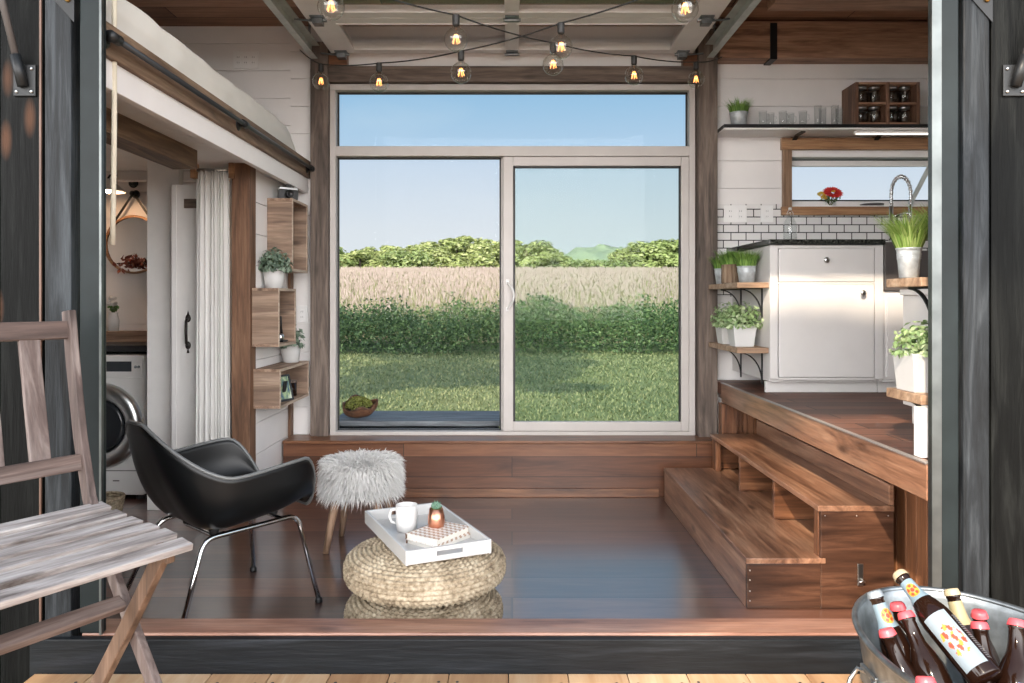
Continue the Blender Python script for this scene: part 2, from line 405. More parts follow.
def cloth(name, c, scale=160, rough=0.85):
    t = NT(name); w = t.noise(t.mapped((scale, scale, scale)), 1, 2); f = t.noise(t.mapped((5, 5, 5)), 1, 3)
    col = t.ramp(f, [(0.3, tuple(x*0.92 for x in c)), (0.7, c)]); t.bump(w, 0.2, 0.002)
    return t.set(col, rough, **{'Sheen Weight': 0.2})
M['linen'] = cloth('linen', (0.72, 0.705, 0.68))
M['quilt'] = cloth('quilt', (0.70, 0.68, 0.63))
M['rope'] = cloth('rope', (0.62, 0.56, 0.44), 60)
# ---------------------------------------------------------------- the setting
def rects_minus(x0, x1, z0, z1, holes):
    zs = sorted({z0, z1, *[h for a in holes for h in a[2:4] if z0 < h < z1]}); out = []
    for a, b in zip(zs, zs[1:]):
        cuts = sorted((h[0], h[1]) for h in holes if h[2] < b-1e-6 and h[3] > a+1e-6); x = x0
        for c0, c1 in cuts:
            if c0 > x: out.append((x, min(c0, x1), a, b))
            x = max(x, c1)
        if x < x1: out.append((x, x1, a, b))
    return out
def board_wall(name, mat, plane, at, thick, a0, a1, z0, z1, holes=(), pitch=0.185, gap=0.0035, back=0.09):
    """shiplap: boards with real gaps on a backing; plane 'Y' faces -Y, plane 'X' faces +X"""
    mb = MB(); z = z0
    def put(p0, p1, q0, q1, d0, d1):
        if plane == 'Y': mb.box(p0, p1, at+d0, at+d1, q0, q1)
        else: mb.box(at-d1, at-d0, p0, p1, q0, q1)
    while z < z1 - 1e-4:
        zt = min(z+pitch-gap, z1)
        for r in rects_minus(a0, a1, z, zt, holes): put(*r, 0, thick)
        z += pitch
    for r in rects_minus(a0, a1, z0, z1, holes): put(*r, thick, back)
    return struct(mb.build(name, mat, normals=False))

WIN = (-1.226, 1.232, 0.346, 2.726)
KW = (1.885, 3.02, 1.905, 2.30)
struct(bx('floor', M['floor'], -3.1, 1.62, 2.617, 5.45, -0.10, 0.0, bevel=0))
struct(bx('floor_kitchen', M['kfloor'], 1.37, 3.2, 2.62, 5.2, 0.66, 0.735, bevel=0))
board_wall('wall_back', M['white'], 'Y', 5.2, 0.018, -1.5, 3.2, 0.0, 3.15, [WIN, KW])
board_wall('wall_back_loft', M['white'], 'Y', 5.2, 0.018, -3.1, -1.5, 2.09, 3.15)
board_wall('wall_left', M['white'], 'X', -1.5, 0.018, 4.5, 5.2, 0.0, 2.07)
board_wall('wall_back_bathroom', M['white'], 'Y', 5.42, 0.018, -3.1, -1.59, 0.0, 2.15)
struct(bx('wall_left_outer', M['white'], -3.2, -3.1, 2.6, 5.5, 0, 3.15))
struct(bx('wall_right', M['white'], 3.2, 3.3, 2.5, 5.3, 0, 3.15))
struct(bx('ceiling', M['ceil'], -3.2, 3.3, 2.5, 5.5, 3.13, 3.25, bevel=0))
struct(bx('wall_front_header', M['greyZ'], -3.2, 3.3, 2.50, 2.60, 2.985, 3.13))
# loft over the bathroom
mb = MB(); y = 2.62
while y < 5.19: mb.box(-1.79, -1.416, y, min(y+.150, 5.195), 2.06, 2.078); y += .1535
mb.box(-1.79, -1.416, 2.62, 5.195, 2.078, 2.18); mb.box(-3.1, -1.79, 2.62, 5.415, 2.15, 2.18); struct(mb.build('ceiling_under_loft', M['offwhite'], normals=False))
struct(bx('trim_loft_lower', M['white'], -1.415, -1.380, 2.525, 5.195, 1.998, 2.097))
struct(bx('trim_loft_upper', M['oldY'], -1.412, -1.362, 2.525, 5.195, 2.097, 2.212))
struct(bx('trim_header_bathroom', M['oldY'], -1.78, -1.65, 2.7, 4.03, 1.960, 2.06))
struct(bx('trim_post_bathroom', M['postZ'], -1.605, -1.50, 4.395, 4.5, 0.0, 2.06))
struct(bx('wall_partition', M['offwhite'], -2.215, -2.02, 4.66, 4.72, 0.0, 2.15))
struct(bx('trim_corner', M['postZ'], -1.497, -1.478, 5.13, 5.198, 0.0, 1.99))
# timber around the big window
struct(bx('trim_post_left', M['oldZ'], -1.345, -1.228, 5.12, 5.199, 0.366, 3.0))
struct(bx('trim_post_right', M['oldZ'], 1.240, 1.366, 5.10, 5.199, 0.366, 3.08))
struct(bx('trim_header', M['oldX'], -1.228, 1.240, 5.135, 5.199, 2.737, 2.842))
struct(bx('trim_block_left', M['walX'], -1.228, -1.105, 5.14, 5.199, 2.842, 2.93))
struct(bx('trim_block_right', M['walX'], 1.145, 1.240, 5.14, 5.199, 2.842, 2.93))
# ledge under the window
o = struct(bx('trim_ledge_face', M['bench'], -1.485, 1.31, 4.98, 5.0, 0.0, 0.345))
struct(bx('trim_ledge_top', M['walX'], -1.485, 1.31, 4.968, 5.199, 0.345, 0.366, bevel=0.004))
struct(bx('trim_ledge_end', M['walY'], -1.485, -1.463, 5.0, 5.198, 0.0, 0.345))
struct(bx('baseboard_ledge', M['walX'], -1.44, 0.95, 4.962, 4.98, 0.0, 0.055))
# kitchen platform front
struct(bx('trim_platform', M['walY'], 1.362, 1.407, 2.523, 5.0, 0.613, 0.733))
struct(bx('trim_platform_edge', M['edge_trim'], 1.357, 1.379, 2.523, 5.0, 0.7335, 0.739, bevel=0.001))
struct(bx('trim_platform_post', M['walZ'], 1.345, 1.45, 4.93, 5.0, 0.0, 0.61))
struct(bx('trim_platform_base', M['walY'], 1.66, 1.75, 2.63, 5.19, 0.0, 0.66, bevel=0))
struct(bx('ceiling_platform', M['walY'], 1.40, 1.66, 2.63, 5.19, 0.62, 0.66, bevel=0))
mb = MB(); x = 1.455
while x < 1.64: mb.box(x, x+.034, 4.972, 4.984, 0.36, 0.60); x += .037
mb.box(1.45, 1.645, 4.984, 4.99, 0.0, 0.615); mb.box(1.45, 1.645, 4.970, 4.984, 0.555, 0.615); struct(mb.build('trim_platform_end', M['walZ']))
# backsplash
mb = MB(); mb.box(1.37, 1.82, 5.188, 5.199, 1.3, 1.925); mb.box(1.82, 3.19, 5.188, 5.199, 1.3, 1.853)
struct(mb.build('trim_backsplash', M['tile']))
# kitchen ceiling beams and strap
struct(bx('trim_beam_back', M['beam'], 1.372, 3.19, 5.06, 5.198, 2.872, 3.115, bevel=0.004))
struct(bx('trim_beam_front', M['beam'], 1.42, 3.19, 4.12, 4.28, 2.885, 3.125, bevel=0.004))
mb = MB(); mb.box(1.70, 1.745, 5.052, 5.06, 2.865, 3.10); mb.box(1.70, 1.745, 5.052, 5.19, 2.862, 2.871)
struct(mb.build('trim_beam_strap', M['iron']))

# front wall: opening from X -1.32 to 1.354 at Y 2.5
def front_side(sgn, x_in, x_p, x_t0, x_t1, side):
    s = lambda a, b: (min(a, b), max(a, b))
    struct(bx('trim_jamb_' + side, M['jamb'], *s(x_in, x_p), 2.495, 2.52, 0.19, 3.0, bevel=0.004))
    struct(bx('trim_jamb_gap_' + side, M['rubber'], *s(x_in + sgn*.099, x_t0+sgn*.02), 2.53, 2.62, 0.075, 3.0, bevel=0))
    struct(bx('trim_board_' + side, M['greyZ'], *s(x_t0, x_t1), 2.488, 2.62, 0.075, 3.0, bevel=0.005))
    mb = MB(); x = x_t1 + sgn*0.012
    k = 0
    while abs(x) < 3.9:
        w = (0.145, 0.19, 0.16)[k % 3]
        mb.box(*s(x, x + sgn*(w-0.006)), 2.50, 2.56, -0.45, 3.2); x += sgn*w; k += 1
    mb.box(*s(x_t1, x), 2.56, 2.62, -0.45, 3.2)
    struct(mb.build('wall_front_' + side, M['black'], bevel=0.003))
front_side(-1, -1.330, -1.405, -1.428, -1.515, 'left')
front_side(1, 1.394, 1.452, 1.462, 1.548, 'right')
struct(bx('trim_jamb_edge_left', wood('copper_edge', (0.045, 0.022, 0.014), (0.115, 0.062, 0.042), (0.20, 0.115, 0.08), 'Z'), -1.536, -1.528, 2.492, 2.5, 0.075, 3.0))
mb = MB(); mb.box(-1.334, -1.326, 2.48, 2.495, 0.19, 3.0); struct(mb.build('trim_weatherstrip_left', M['jambsteel'], bevel=0.001))
mb = MB(); mb.box(1.362, 1.394, 2.49, 2.496, 0.19, 3.0); mb.box(1.362, 1.367, 2.496, 2.515, 0.19, 3.0); struct(mb.build('trim_track_right', M['jambsteel'], bevel=0.001))
mb = MB(); mb.box(1.395, 1.50, 2.621, 2.665, 0.735, 0.905); struct(mb.build('wall_front_inner', M['white']))
# threshold
struct(bx('trim_threshold', wood('threshold_wood', (0.15, 0.068, 0.046), (0.30, 0.155, 0.108), (0.42, 0.25, 0.18), 'X', rough=0.32), -1.40, 1.44, 2.497, 2.617, 0.0, 0.19, bevel=0.005))
struct(bx('trim_threshold_face', M['blackX'], -1.55, 1.56, 2.466, 2.4965, -0.2, 0.183, bevel=0.003))
# deck
mb = MB(); sc = MB(); rng = random.Random(4); x = -1.53; k = 0
M['deck'] = None
def deck_mat():
    t = NT('cedar_deck'); g = t.n('ShaderNodeNewGeometry'); v = t.mapped((16, 1.4, 16))
    ad = t.n('ShaderNodeVectorMath', operation='ADD'); t.l(v, ad.inputs[0]); t.l(t.math('MULTIPLY', g.outputs['Random Per Island'], 60), ad.inputs[1])
    a = t.noise(ad.outputs[0], 1, 5, 0.6, 1.2)
    f = t.math('ADD', t.math('MULTIPLY', a, 0.65), t.math('MULTIPLY', g.outputs['Random Per Island'], 0.35))
    c = t.ramp(f, [(0.25, (0.26, 0.13, 0.06)), (0.5, (0.44, 0.27, 0.145)), (0.75, (0.56, 0.41, 0.265))])
    vo = t.n('ShaderNodeTexVoronoi', Scale=1.0); t.l(t.mapped((5, 2.2, 5)), vo.inputs['Vector'])
    c = t.mix(t.ramp(vo.outputs['Distance'], [(0.06, (0.8, 0.8, 0.8)), (0.15, (0, 0, 0))]), c, (0.16, 0.075, 0.035))
    t.bump(a, 0.2, 0.004); return t.set(c, 0.55)
M['deck'] = deck_mat()
while x < 4.4:
    mb.box(x, x+0.187, -2.6, 2.462, 0.04, 0.075)
    for dx in (0.03, 0.155):
        for y in (2.40, 1.9, 1.3): sc.lathe([(0.0055, 0.0751), (0.0045, 0.0762)], 8, (x+dx+rng.uniform(-.01, .01), y+rng.uniform(-.01, .01), 0))
    x += 0.190
dk = struct(mb.build('floor_deck', M['deck'], bevel=0.002))
sc.build('screw_heads', M['rubber'], dk)
struct(bx('trim_deck_joist', M['blackX'], -1.5, 4.4, -2.55, 2.4, -0.3, 0.04))

# ---------------------------------------------------------------- big window
win = bpy.data.objects.new('window_1', None); COL.objects.link(win); struct(win)
win['label'] = 'wide taupe framed sliding glass door under a transom, at the back of the room'
mb = MB(); Y0, Y1 = 5.165, 5.285
mb.box(WIN[0], WIN[1], Y0, Y1, 2.688, WIN[3]); mb.box(WIN[0], WIN[1], Y0, Y1, WIN[2]+0.02, 0.392)
mb.box(WIN[0], WIN[0]+0.040, Y0, Y1, 0.392, 2.688); mb.box(WIN[1]-0.040, WIN[1], Y0, Y1, 0.392, 2.688)
mb.box(WIN[0]+0.04, WIN[1]-0.04, Y0, Y1, 2.245, 2.312)
mb.box(-0.075, -0.035, 5.225, Y1, 0.392, 2.245)
mb.build('frame', M['vinyl'], win, 0.003)
mb = MB()                                        # black gaskets
for (x0, x1, z0, z1) in ((WIN[0]+.04, WIN[1]-.04, 2.312, 2.688), (WIN[0]+.04, -0.075, 0.392, 2.245)):
    mb.box(x0, x1, 5.222, 5.236, z1-0.012, z1); mb.box(x0, x0+0.010, 5.222, 5.236, z0, z1); mb.box(x1-0.010, x1, 5.222, 5.236, z0, z1); mb.box(x0, x1, 5.222, 5.236, z0, z0+0.006)
mb.build('gasket', M['rubber'], win)
bx('transom_pane', M['glass_top'], WIN[0]+.045, WIN[1]-.045, 5.228, 5.232, 2.316, 2.684, win, 0)
bx('fixed_pane', M['glass'], WIN[0]+.045, -0.07, 5.248, 5.252, 0.396, 2.241, win, 0)
mb = MB(); x0, x1, z0, z1 = -0.060, 1.192, 0.394, 2.243     # sliding sash
mb.box(x0, x0+0.068, 5.175, 5.215, z0, z1); mb.box(x1-0.052, x1, 5.175, 5.215, z0, z1)
mb.box(x0+0.068, x1-0.052, 5.175, 5.215, z1-0.062, z1); mb.box(x0+0.068, x1-0.052, 5.175, 5.215, z0, z0+0.062)
sash = mb.build('sliding_sash', M['vinyl'], win, 0.004)
mb = MB(); mb.box(x0+.068, x0+.082, 5.19, 5.214, z0+.062, z1-.062); mb.box(x1-.062, x1-.052, 5.19, 5.214, z0+.062, z1-.062); mb.box(x0+.068, x1-.052, 5.19, 5.214, z1-.074, z1-.062)
mb.build('sash_gasket', M['rubber'], sash)
bx('sash_pane', M['glass_green'], x0+0.070, x1-0.054, 5.193, 5.197, z0+0.064, z1-0.064, sash, 0)
hp = [Vector((-0.030 + 0.042*math.sin(math.pi*t), 5.168 - 0.03*math.sin(math.pi*t), 1.215 + 0.185*t)) for t in [i/14 for i in range(15)]]
mb = MB().tube(hp, 0.009, 8); mb.box(-0.042, -0.018, 5.160, 5.175, 1.20, 1.228); mb.box(-0.042, -0.018, 5.160, 5.175, 1.387, 1.415)
mb.build('pull_handle', M['ceramic'], sash, 0.002)

# kitchen window
kw = bpy.data.objects.new('window_2', None); COL.objects.link(kw); struct(kw)
kw['label'] = 'low wide awning window with a wood surround, above the kitchen counter'
mb = MB(); mb.box(1.815, 3.10, 5.165, 5.2, 2.29, 2.37); mb.box(1.815, 3.10, 5.160, 5.21, 1.848, 1.905)
mb.build('wood_surround', M['pine'], kw, 0.003)
mb = MB(); mb.box(1.825, 1.885, 5.168, 5.2, 1.905, 2.29); mb.build('wood_side', M['pineZ'], kw, 0.003)
mb = MB(); x0, x1, z0, z1 = KW
mb.box(x0-.005, x1, 5.20, 5.30, z1-0.055, z1); mb.box(x0-.005, x0+0.012, 5.20, 5.30, z0, z1-0.055); mb.box(x0-.005, x1, 5.20, 5.32, z0, z0+0.012)
mb.box(x0, x1, 5.27, 5.30, z1-0.105, z1-0.065); mb.box(x0, x1, 5.27, 5.30, z0+.012, z0+0.05)
mb.build('frame', M['white'], kw, 0.002)
mb = MB(); mb.box(x0+.012, x1, 5.262, 5.27, z1-0.067, z1-0.060); mb.box(x0+.012, x1, 5.262, 5.272, z0+0.05, z0+0.058); mb.build('gasket', M['rubber'], kw)
bx('awning_pane', M['glass'], x0+0.012, x1, 5.283, 5.286, z0+0.05, z1-0.105, kw, 0)
MB().bar([(2.72, 5.25, 1.93), (2.86, 5.25, 2.2)], 0.012, 0.03, (0, 1, 0)).build('stay_arm', M['galvdoor'], kw, 0.002)

# ---------------------------------------------------------------- outdoors
def gz(x, y):
    if y <= 26: z = -0.5
    elif y > 77: t = min(1, (y-77)/7); z = 3.4 - 1.2*t*t*(3-2*t)
    else:
        t = min(1, (y-26)/49); z = -0.5 + 3.9*(t*t*(3-2*t)*0.55 + t*0.45)
    return z
def ground(name, y0, y1, ny, mat, half):
    mb = MB(); mb.grid(lambda u, v: Vector(((u-.5)*2*half, y0+(y1-y0)*v, gz(0, y0+(y1-y0)*v) + 0.06*noise.noise(Vector(((u-.5)*2*half*.2, (y0+(y1-y0)*v)*.2, 0))))), 60, ny)
    return struct(mb.build(name, mat, normals=False))
def lawn_mat():
    t = NT('lawn_turf'); a = t.noise(t.mapped((0.5, 0.5, 0.5)), 1, 4); b = t.noise(t.mapped((30, 30, 30)), 1, 3)
    c = t.ramp(t.math('ADD', t.math('MULTIPLY', a, 0.6), t.math('MULTIPLY', b, 0.4)), [(0.3, (0.04, 0.07, 0.022)), (0.5, (0.08, 0.115, 0.042)), (0.7, (0.15, 0.17, 0.075))])
    return t.set(c, 0.9)
def meadow_mat():
    t = NT('meadow_floor'); a = t.noise(t.mapped((0.3, 0.12, 0.3)), 1, 4)
    return t.set(t.ramp(a, [(0.35, (0.14, 0.155, 0.065)), (0.65, (0.28, 0.24, 0.16))]), 0.95)
ground('ground_lawn', 2.0, 29.5, 50, lawn_mat(), 60)
ground('ground_bounce', -60, 2.0, 40, paint('pale_bounce_ground', (0.50, 0.47, 0.42), .9, vary=.15, scale=40), 60)  # unseen pale gravel, added to bounce light up into the room
ground('ground_meadow', 29.2, 170, 50, meadow_mat(), 140)

def soup(name, mat, V, F, parent=None):
    me = bpy.data.meshes.new(name); me.from_pydata(V, [], F); me.update(); me.materials.append(mat)
    o = bpy.data.objects.new(name, me); COL.objects.link(o)
    if parent: o.parent = parent
    return o
def leaf(V, F, p, size, rng, n=None, aspect=0.55):
    if n is None: n = Vector((rng.gauss(0, 1), rng.gauss(0, 1), rng.gauss(0, 1)))
    n = Vector(n).normalized()
    a = n.cross(Vector((rng.gauss(0, 1), rng.gauss(0, 1), rng.gauss(0, 1)))).normalized(); b = n.cross(a)
    i = len(V); h = a*size*0.5; w = b*size*0.5*aspect; p = Vector(p); k = n*size*0.10
    V.extend([tuple(p-h), tuple(p+w+k), tuple(p+h), tuple(p-w+k)]); F.append((i, i+1, i+2, i+3))
def blade(V, F, p, h, w, rng, lean=0.3, bend=0.35, ang=None):
    a = rng.uniform(0, 6.283) if ang is None else ang; d = Vector((math.cos(a), math.sin(a), 0)); s = Vector((-d.y, d.x, 0)); p = Vector(p)
    m = p + Vector((0, 0, h*0.55)) + d*h*lean*0.5; t = p + Vector((0, 0, h*(1-bend*0.15))) + d*h*(lean+bend*.5)
    i = len(V); V.extend([tuple(p-s*w/2), tuple(p+s*w/2), tuple(m+s*w*.42), tuple(m-s*w*.42), tuple(t)])
    F.append((i, i+1, i+2, i+3)); F.append((i+3, i+2, i+4))

rng = random.Random(11)
# lawn blades
V, F = [], []
for _ in range(60000):
    y = 8.8 + 17.5*rng.random()**1.15; x = rng.uniform(-0.42, 0.42)*y
    blade(V, F, (x, y, -0.5+0.06*noise.noise(Vector((x*.2, y*.2, 0)))-.01), rng.uniform(.03, .07)*(0.7+y/30), 0.006+0.0009*y, rng, 0.8, 0.5)
M['lawnblade'] = foliage('lawn_blade', [(0.075, 0.105, 0.044), (0.14, 0.18, 0.075), (0.26, 0.275, 0.14)])
tag(soup('lawn_grass', M['lawnblade'], V, F), 'short green lawn grass outside the glass door', 'grass', kind='stuff')
# weeds along the lawn edge
V, F = [], []; F2 = []
for _ in range(1150):
    x = rng.uniform(-16, 16); y = 24.9 + 6.2*rng.random()**1.2; top = (1.45 + 0.55*noise.noise(Vector((x*.5, y*.4, 3))) + rng.uniform(-.3, .35))*(0.75+0.25*min(1, (y-24.6)/1.5))
    lx, ly = rng.gauss(0, .12), rng.gauss(0, .12); n = int(26+20*top)
    for k in range(n):
        f = rng.random()**0.7; z = top*f; r = 0.34*(1-0.55*f)
        leaf(V, F, (x+lx*f+rng.gauss(0, r), y+ly*f+rng.gauss(0, r), -0.5+z), rng.uniform(.08, .17), rng, (rng.gauss(0, .7), rng.gauss(-.2, .7), rng.gauss(.6, .6)))
tag(soup('weeds', M['weed'], V, F), 'dense dark green weeds between the lawn and the meadow', 'weeds', kind='stuff')
# meadow
M['meadow'] = foliage('meadow_grass', [(0.14, 0.185, 0.060), (0.20, 0.23, 0.095), (0.25, 0.24, 0.14), (0.27, 0.225, 0.17)], trans=0.3)
M['seed'] = foliage('seed_heads', [(0.23, 0.185, 0.155), (0.29, 0.235, 0.21), (0.32, 0.275, 0.235)], trans=0.3)
V, F = [], []; V2, F2 = [], []
for _ in range(70000):
    y = 31.8 + 45*rng.random()**1.4; x = rng.uniform(-0.30, 0.30)*y*1.15
    z = gz(x, y); h = rng.uniform(.65, 1.25); w = 0.012 + y*0.0009; a = rng.uniform(0, 6.28)
    blade(V, F, (x, y, z), h, w, rng, 0.18, 0.2, a)
    if rng.random() < 0.10+.6*min(1, max(0, (y-36)/26)):
        d = Vector((math.cos(a), math.sin(a), 0)); p = Vector((x, y, z+h*.9)) + d*h*.2; s = Vector((rng.gauss(0, .15), 0, 1)).normalized()*rng.uniform(.12, .24); t = Vector((1, .2, 0))*rng.uniform(.02, .045); i = len(V2)
        V2.extend([tuple(p-s), tuple(p+t), tuple(p+s), tuple(p-t)]); F2.append((i, i+1, i+2, i+3))
mg_ = tag(soup('meadow_grass', M['meadow'], V, F), 'tall pale meadow grass with pinkish seed heads rising to the trees', 'grass', kind='stuff')
tag(soup('seed_heads', M['seed'], V2, F2, mg_), kind='stuff')

# trees past the meadow
def tree_proto(seed, h, w, nl, mat, blobs, lsize):
    r = random.Random(seed); root = thing('tree', 'x', 'tree')
    V, F = [], []
    for b in range(blobs):
        f = (b+0.5)/blobs; a = r.uniform(0, 6.28); rr = w*0.5*math.sin(math.pi*(0.25+0.55*f))*r.uniform(.25, .95)
        c = Vector((math.cos(a)*rr, math.sin(a)*rr, h*(0.02+0.90*f))); br = w*r.uniform(.20, .30)*(1.10-0.35*f)
        for _ in range(nl//blobs):
            d = Vector((r.gauss(0, 1), r.gauss(0, 1), r.gauss(0, 1))).normalized(); d2 = d*br*r.uniform(.55, 1.08); d2.z *= .8
            leaf(V, F, c+d2, lsize*r.uniform(.7, 1.3), r, d + Vector((r.gauss(0, .5), r.gauss(0, .5), r.gauss(.3, .5))), 0.7)
    soup('crown', mat, V, F, root)
    mb = MB(); mb.tube([(0, 0, -0.3), (0.05, 0, h*.4), (0, 0.05, h*.85)], [w*.035, w*.028, w*.008], 8); mb.build('trunk', M['bark'], root)
    return root
protos = [tree_proto(1, 6.2, 4.6, 5600, M['tree'], 22, .34), tree_proto(2, 7.4, 3.6, 5600, M['tree'], 22, .34),
          tree_proto(3, 5.4, 5.4, 5600, M['tree2'], 22, .36), tree_proto(4, 6.8, 4.2, 5200, M['tree'], 20, .36)]
kinds = ['rounded yellow green tree beyond the meadow', 'tall narrow yellow green tree beyond the meadow', 'low broad dark green tree beyond the meadow', 'loose open crowned tree beyond the meadow']
spots = [(-20.6, 84, 2, 1.15), (-18.4, 86, 0, .95), (-16.6, 84, 3, .85), (-14.9, 88, 1, .95), (-13.2, 85, 0, 1.0), (-11.3, 83, 2, 1.0), (-9.9, 87, 3, 1.08),
         (-8.1, 84, 0, 1.0), (-6.1, 86, 3, 1.15), (-4.4, 88, 1, 1.15), (-2.5, 85, 0, 1.12), (-0.6, 87, 1, 1.05), (1.6, 84, 0, 1.12), (3.7, 86, 3, .95),
         (6.0, 85, 2, .82), (8.4, 87, 0, .74), (10.8, 85, 2, .80), (13.1, 86, 3, .98), (15.2, 84, 0, 1.1), (17.6, 86, 3, 1.12), (19.8, 84, 1, 1.05), (22.2, 86, 0, 1.05),
         (-23, 86, 0, 1.1), (-26, 85, 3, 1.1), (25, 86, 2, 1.1), (28, 85, 0, 1.1)]
used = set()
for i, (x, y, k, s) in enumerate(spots):
    t = protos[k] if k not in used else copy_tree(protos[k]); used.add(k)
    t.location = (x, y, 2.2); t.scale = (s*1.5, s*1.3, s*0.80); t.rotation_euler = (0, 0, i*1.7)
    t['label'] = kinds[k]; t['group'] = 'trees beyond the meadow'
# far wooded hill
def hill_mat():
    t = NT('wooded_hill'); vo = t.n('ShaderNodeTexVoronoi', Scale=0.16); t.l(t.coord(), vo.inputs['Vector']); f = t.noise(t.mapped((.3, .3, .3)), 1, 4)
    c = t.ramp(t.math('ADD', t.math('MULTIPLY', vo.outputs['Distance'], .5), t.math('MULTIPLY', f, .5)), [(0.3, (0.15, 0.20, 0.12)), (0.7, (0.085, 0.125, 0.085))])
    return t.set(c, 0.95)
mb = MB()
def hz_(u, v):
    x = -160+480*u; y = 330+180*v; n = noise.noise(Vector((x*.12, y*.12, 0)))*2.2 + noise.noise(Vector((x*.35, y*.35, 5)))*1.2
    g = 19*math.exp(-((x-45)/34)**2) + 12*math.exp(-((x-110)/60)**2) + 7
    return Vector((x, y, -4 + (g+7)*math.sin(math.pi*min(1, .12+.5*v)) + n*1.3))
mb.grid(hz_, 170, 50); struct(mb.build('hill', hill_mat(), normals=False))
# shade trees standing on the near side of the house, out of the picture
def shade_tree(label, foot, blobs, lsize, seed):
    r = random.Random(seed); root = thing('shade_tree', label, 'tree', foot); V, F = [], []; f = Vector(foot)
    for (c, rad, n) in blobs:
        c = Vector(c)-f; rad = Vector(rad)
        for _ in range(n):
            d = Vector((r.gauss(0, 1), r.gauss(0, 1), r.gauss(0, 1))).normalized()*r.uniform(.25, 1.0)**.5
            leaf(V, F, c+Vector((d.x*rad.x, d.y*rad.y, d.z*rad.z)), lsize*r.uniform(.7, 1.3), r, d+Vector((r.gauss(0, .6), r.gauss(0, .6), r.gauss(.4, .6))), 0.7)
    soup('crown', M['weed'], V, F, root)
    top = Vector(blobs[0][0])-f; mb = MB(); mb.tube([(0, 0, -.3), top*.35+Vector((.1, 0, 0)), top*.75, top], [.20, .16, .10, .03], 10)
    for (c, rad, n) in blobs[1:]: mb.tube([top*.6, (top*.6).lerp(Vector(c)-f, .6)+Vector((0, 0, .1)), Vector(c)-f], [.07, .045, .015], 8)
    mb.build('trunk', M['bark'], root)
shade_tree('leafy tree standing before the deck on the open side of the house', (-5.2, -4.0, -.5), [
    ((-3.9, -3.1, 6.0), (1.75, 1.55, 1.0), 9000), ((-4.6, -2.4, 7.2), (1.6, 1.6, 1.0), 4000), ((-2.35, -1.6, 6.3), (.7, .7, .5), 1300), ((-1.6, -2.6, 6.2), (.42, .30, .3), 420), ((-1.3, -1.78, 6.0), (.85, .30, .25), 1300), ((-1.05, -2.9, 6.0), (.22, .22, .2), 160), ((-6.2, -4.2, 6.0), (1.2, 1.2, .9), 3000)], .15, 31)
shade_tree('leafy tree beside the lawn behind the bathroom end of the house', (-6.2, 9.5, -.5), [((-5.2, 9.0, 7.2), (2.2, 2.0, 1.5), 3600), ((-6.9, 10.6, 7.6), (2.0, 2.0, 1.5), 2600), ((-4.2, 11.0, 8.2), (1.5, 1.5, 1.0), 1400), ((-7.5, 8.0, 6.4), (1.6, 1.6, 1.2), 1600)], .26, 32)
shade_tree('tall tree on the far left edge of the lawn', (-9.5, 14.5, -.5), [((-7.6, 14.0, 9.0), (2.6, 2.2, 1.6), 4600), ((-5.2, 12.6, 9.5), (1.6, 1.3, 1.0), 1900), ((-10.5, 16.0, 9.4), (2.4, 2.4, 1.6), 3200), ((-4.0, 9.3, 6.3), (1.2, .9, .7), 1300), ((-2.6, 8.2, 5.6), (.9, .7, .5), 800)], .28, 33)
# ---------------------------------------------------------------- stairs
st = thing('stairs', 'two step walnut box stairs with three cubbies, in front of the kitchen platform', 'stairs', (1.25, 3.16, 0))
def loc(mb): return mb
sx, sy = 1.25, 3.16
def sb(name, mat, x0, x1, y0, y1, z0, z1, parent=st, bev=0.003):
    return MB().box(x0-sx, x1-sx, y0-sy, y1-sy, z0, z1).build(name, mat, parent, bev)
X0, X1, X2, YA, YB = 0.968, 1.272, 1.575, 3.165, 4.88
sb('lower_tread', M['walY'], X0-.004, X1+.02, YA-.004, YB, 0.188, 0.210)
sb('lower_riser', M['walY'], X0, X0+.02, YA+.021, YB, 0.0, 0.188)
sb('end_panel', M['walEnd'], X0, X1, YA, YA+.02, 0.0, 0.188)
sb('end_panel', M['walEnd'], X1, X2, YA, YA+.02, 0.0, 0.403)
sb('upper_tread', M['walY'], X1-.012, X2, YA-.004, YB, 0.403, 0.427)
sb('back_rail', M['walY'], X2-.022, X2, YA+.0, YB-.0, 0.427, 0.515)
sb('rear_panel', M['walY'], X2-.02, X2, YA+.02, YB, 0.0, 0.403)
sb('far_panel', M['walX'], X0+.02, X2-.02, YB-.02, YB, 0.0, 0.188); sb('far_panel', M['walX'], X1, X2-.02, YB-.02, YB, 0.21, 0.403)
sb('cubby_floor', M['walY'], X1+.02, X2-.02, YA+.02, YB-.02, 0.188, 0.206)
nd = 3; cw = (YB-YA-.04)/nd
for k in range(1, nd): sb('divider', M['walX'], X1, X2-.02, YA+.02+k*cw-.012, YA+.02+k*cw+.012, 0.210, 0.403)
sb('front_stile', M['walZ'], X1-.004, X1+.03, YA+.02, YA+.065, 0.210, 0.403); sb('front_stile', M['walZ'], X1-.004, X1+.03, YB-.10, YB-.02, 0.210, 0.403)
mb = MB()
for z in (.035, .075, .12, .16): mb.sphere((X0+.012-sx, YA-.001-sy, z), .0035, 8, 5)
for x in (1.29, 1.42, 1.55): mb.sphere((x-sx, YA-.001-sy, .385), .003, 8, 5)
mb.build('screw', M['steel'], st)
op = thing('bottle_opener', 'small metal bottle opener screwed to the end of the walnut stairs', 'bottle opener', (1.432, 3.158, 0.10))
mb = MB(); mb.prism([(-.012, 0), (.012, 0), (.012, .09), (-.012, .09)], -.004, 0.0, 'Y'); mb.build('plate', M['steel'], op, .002)
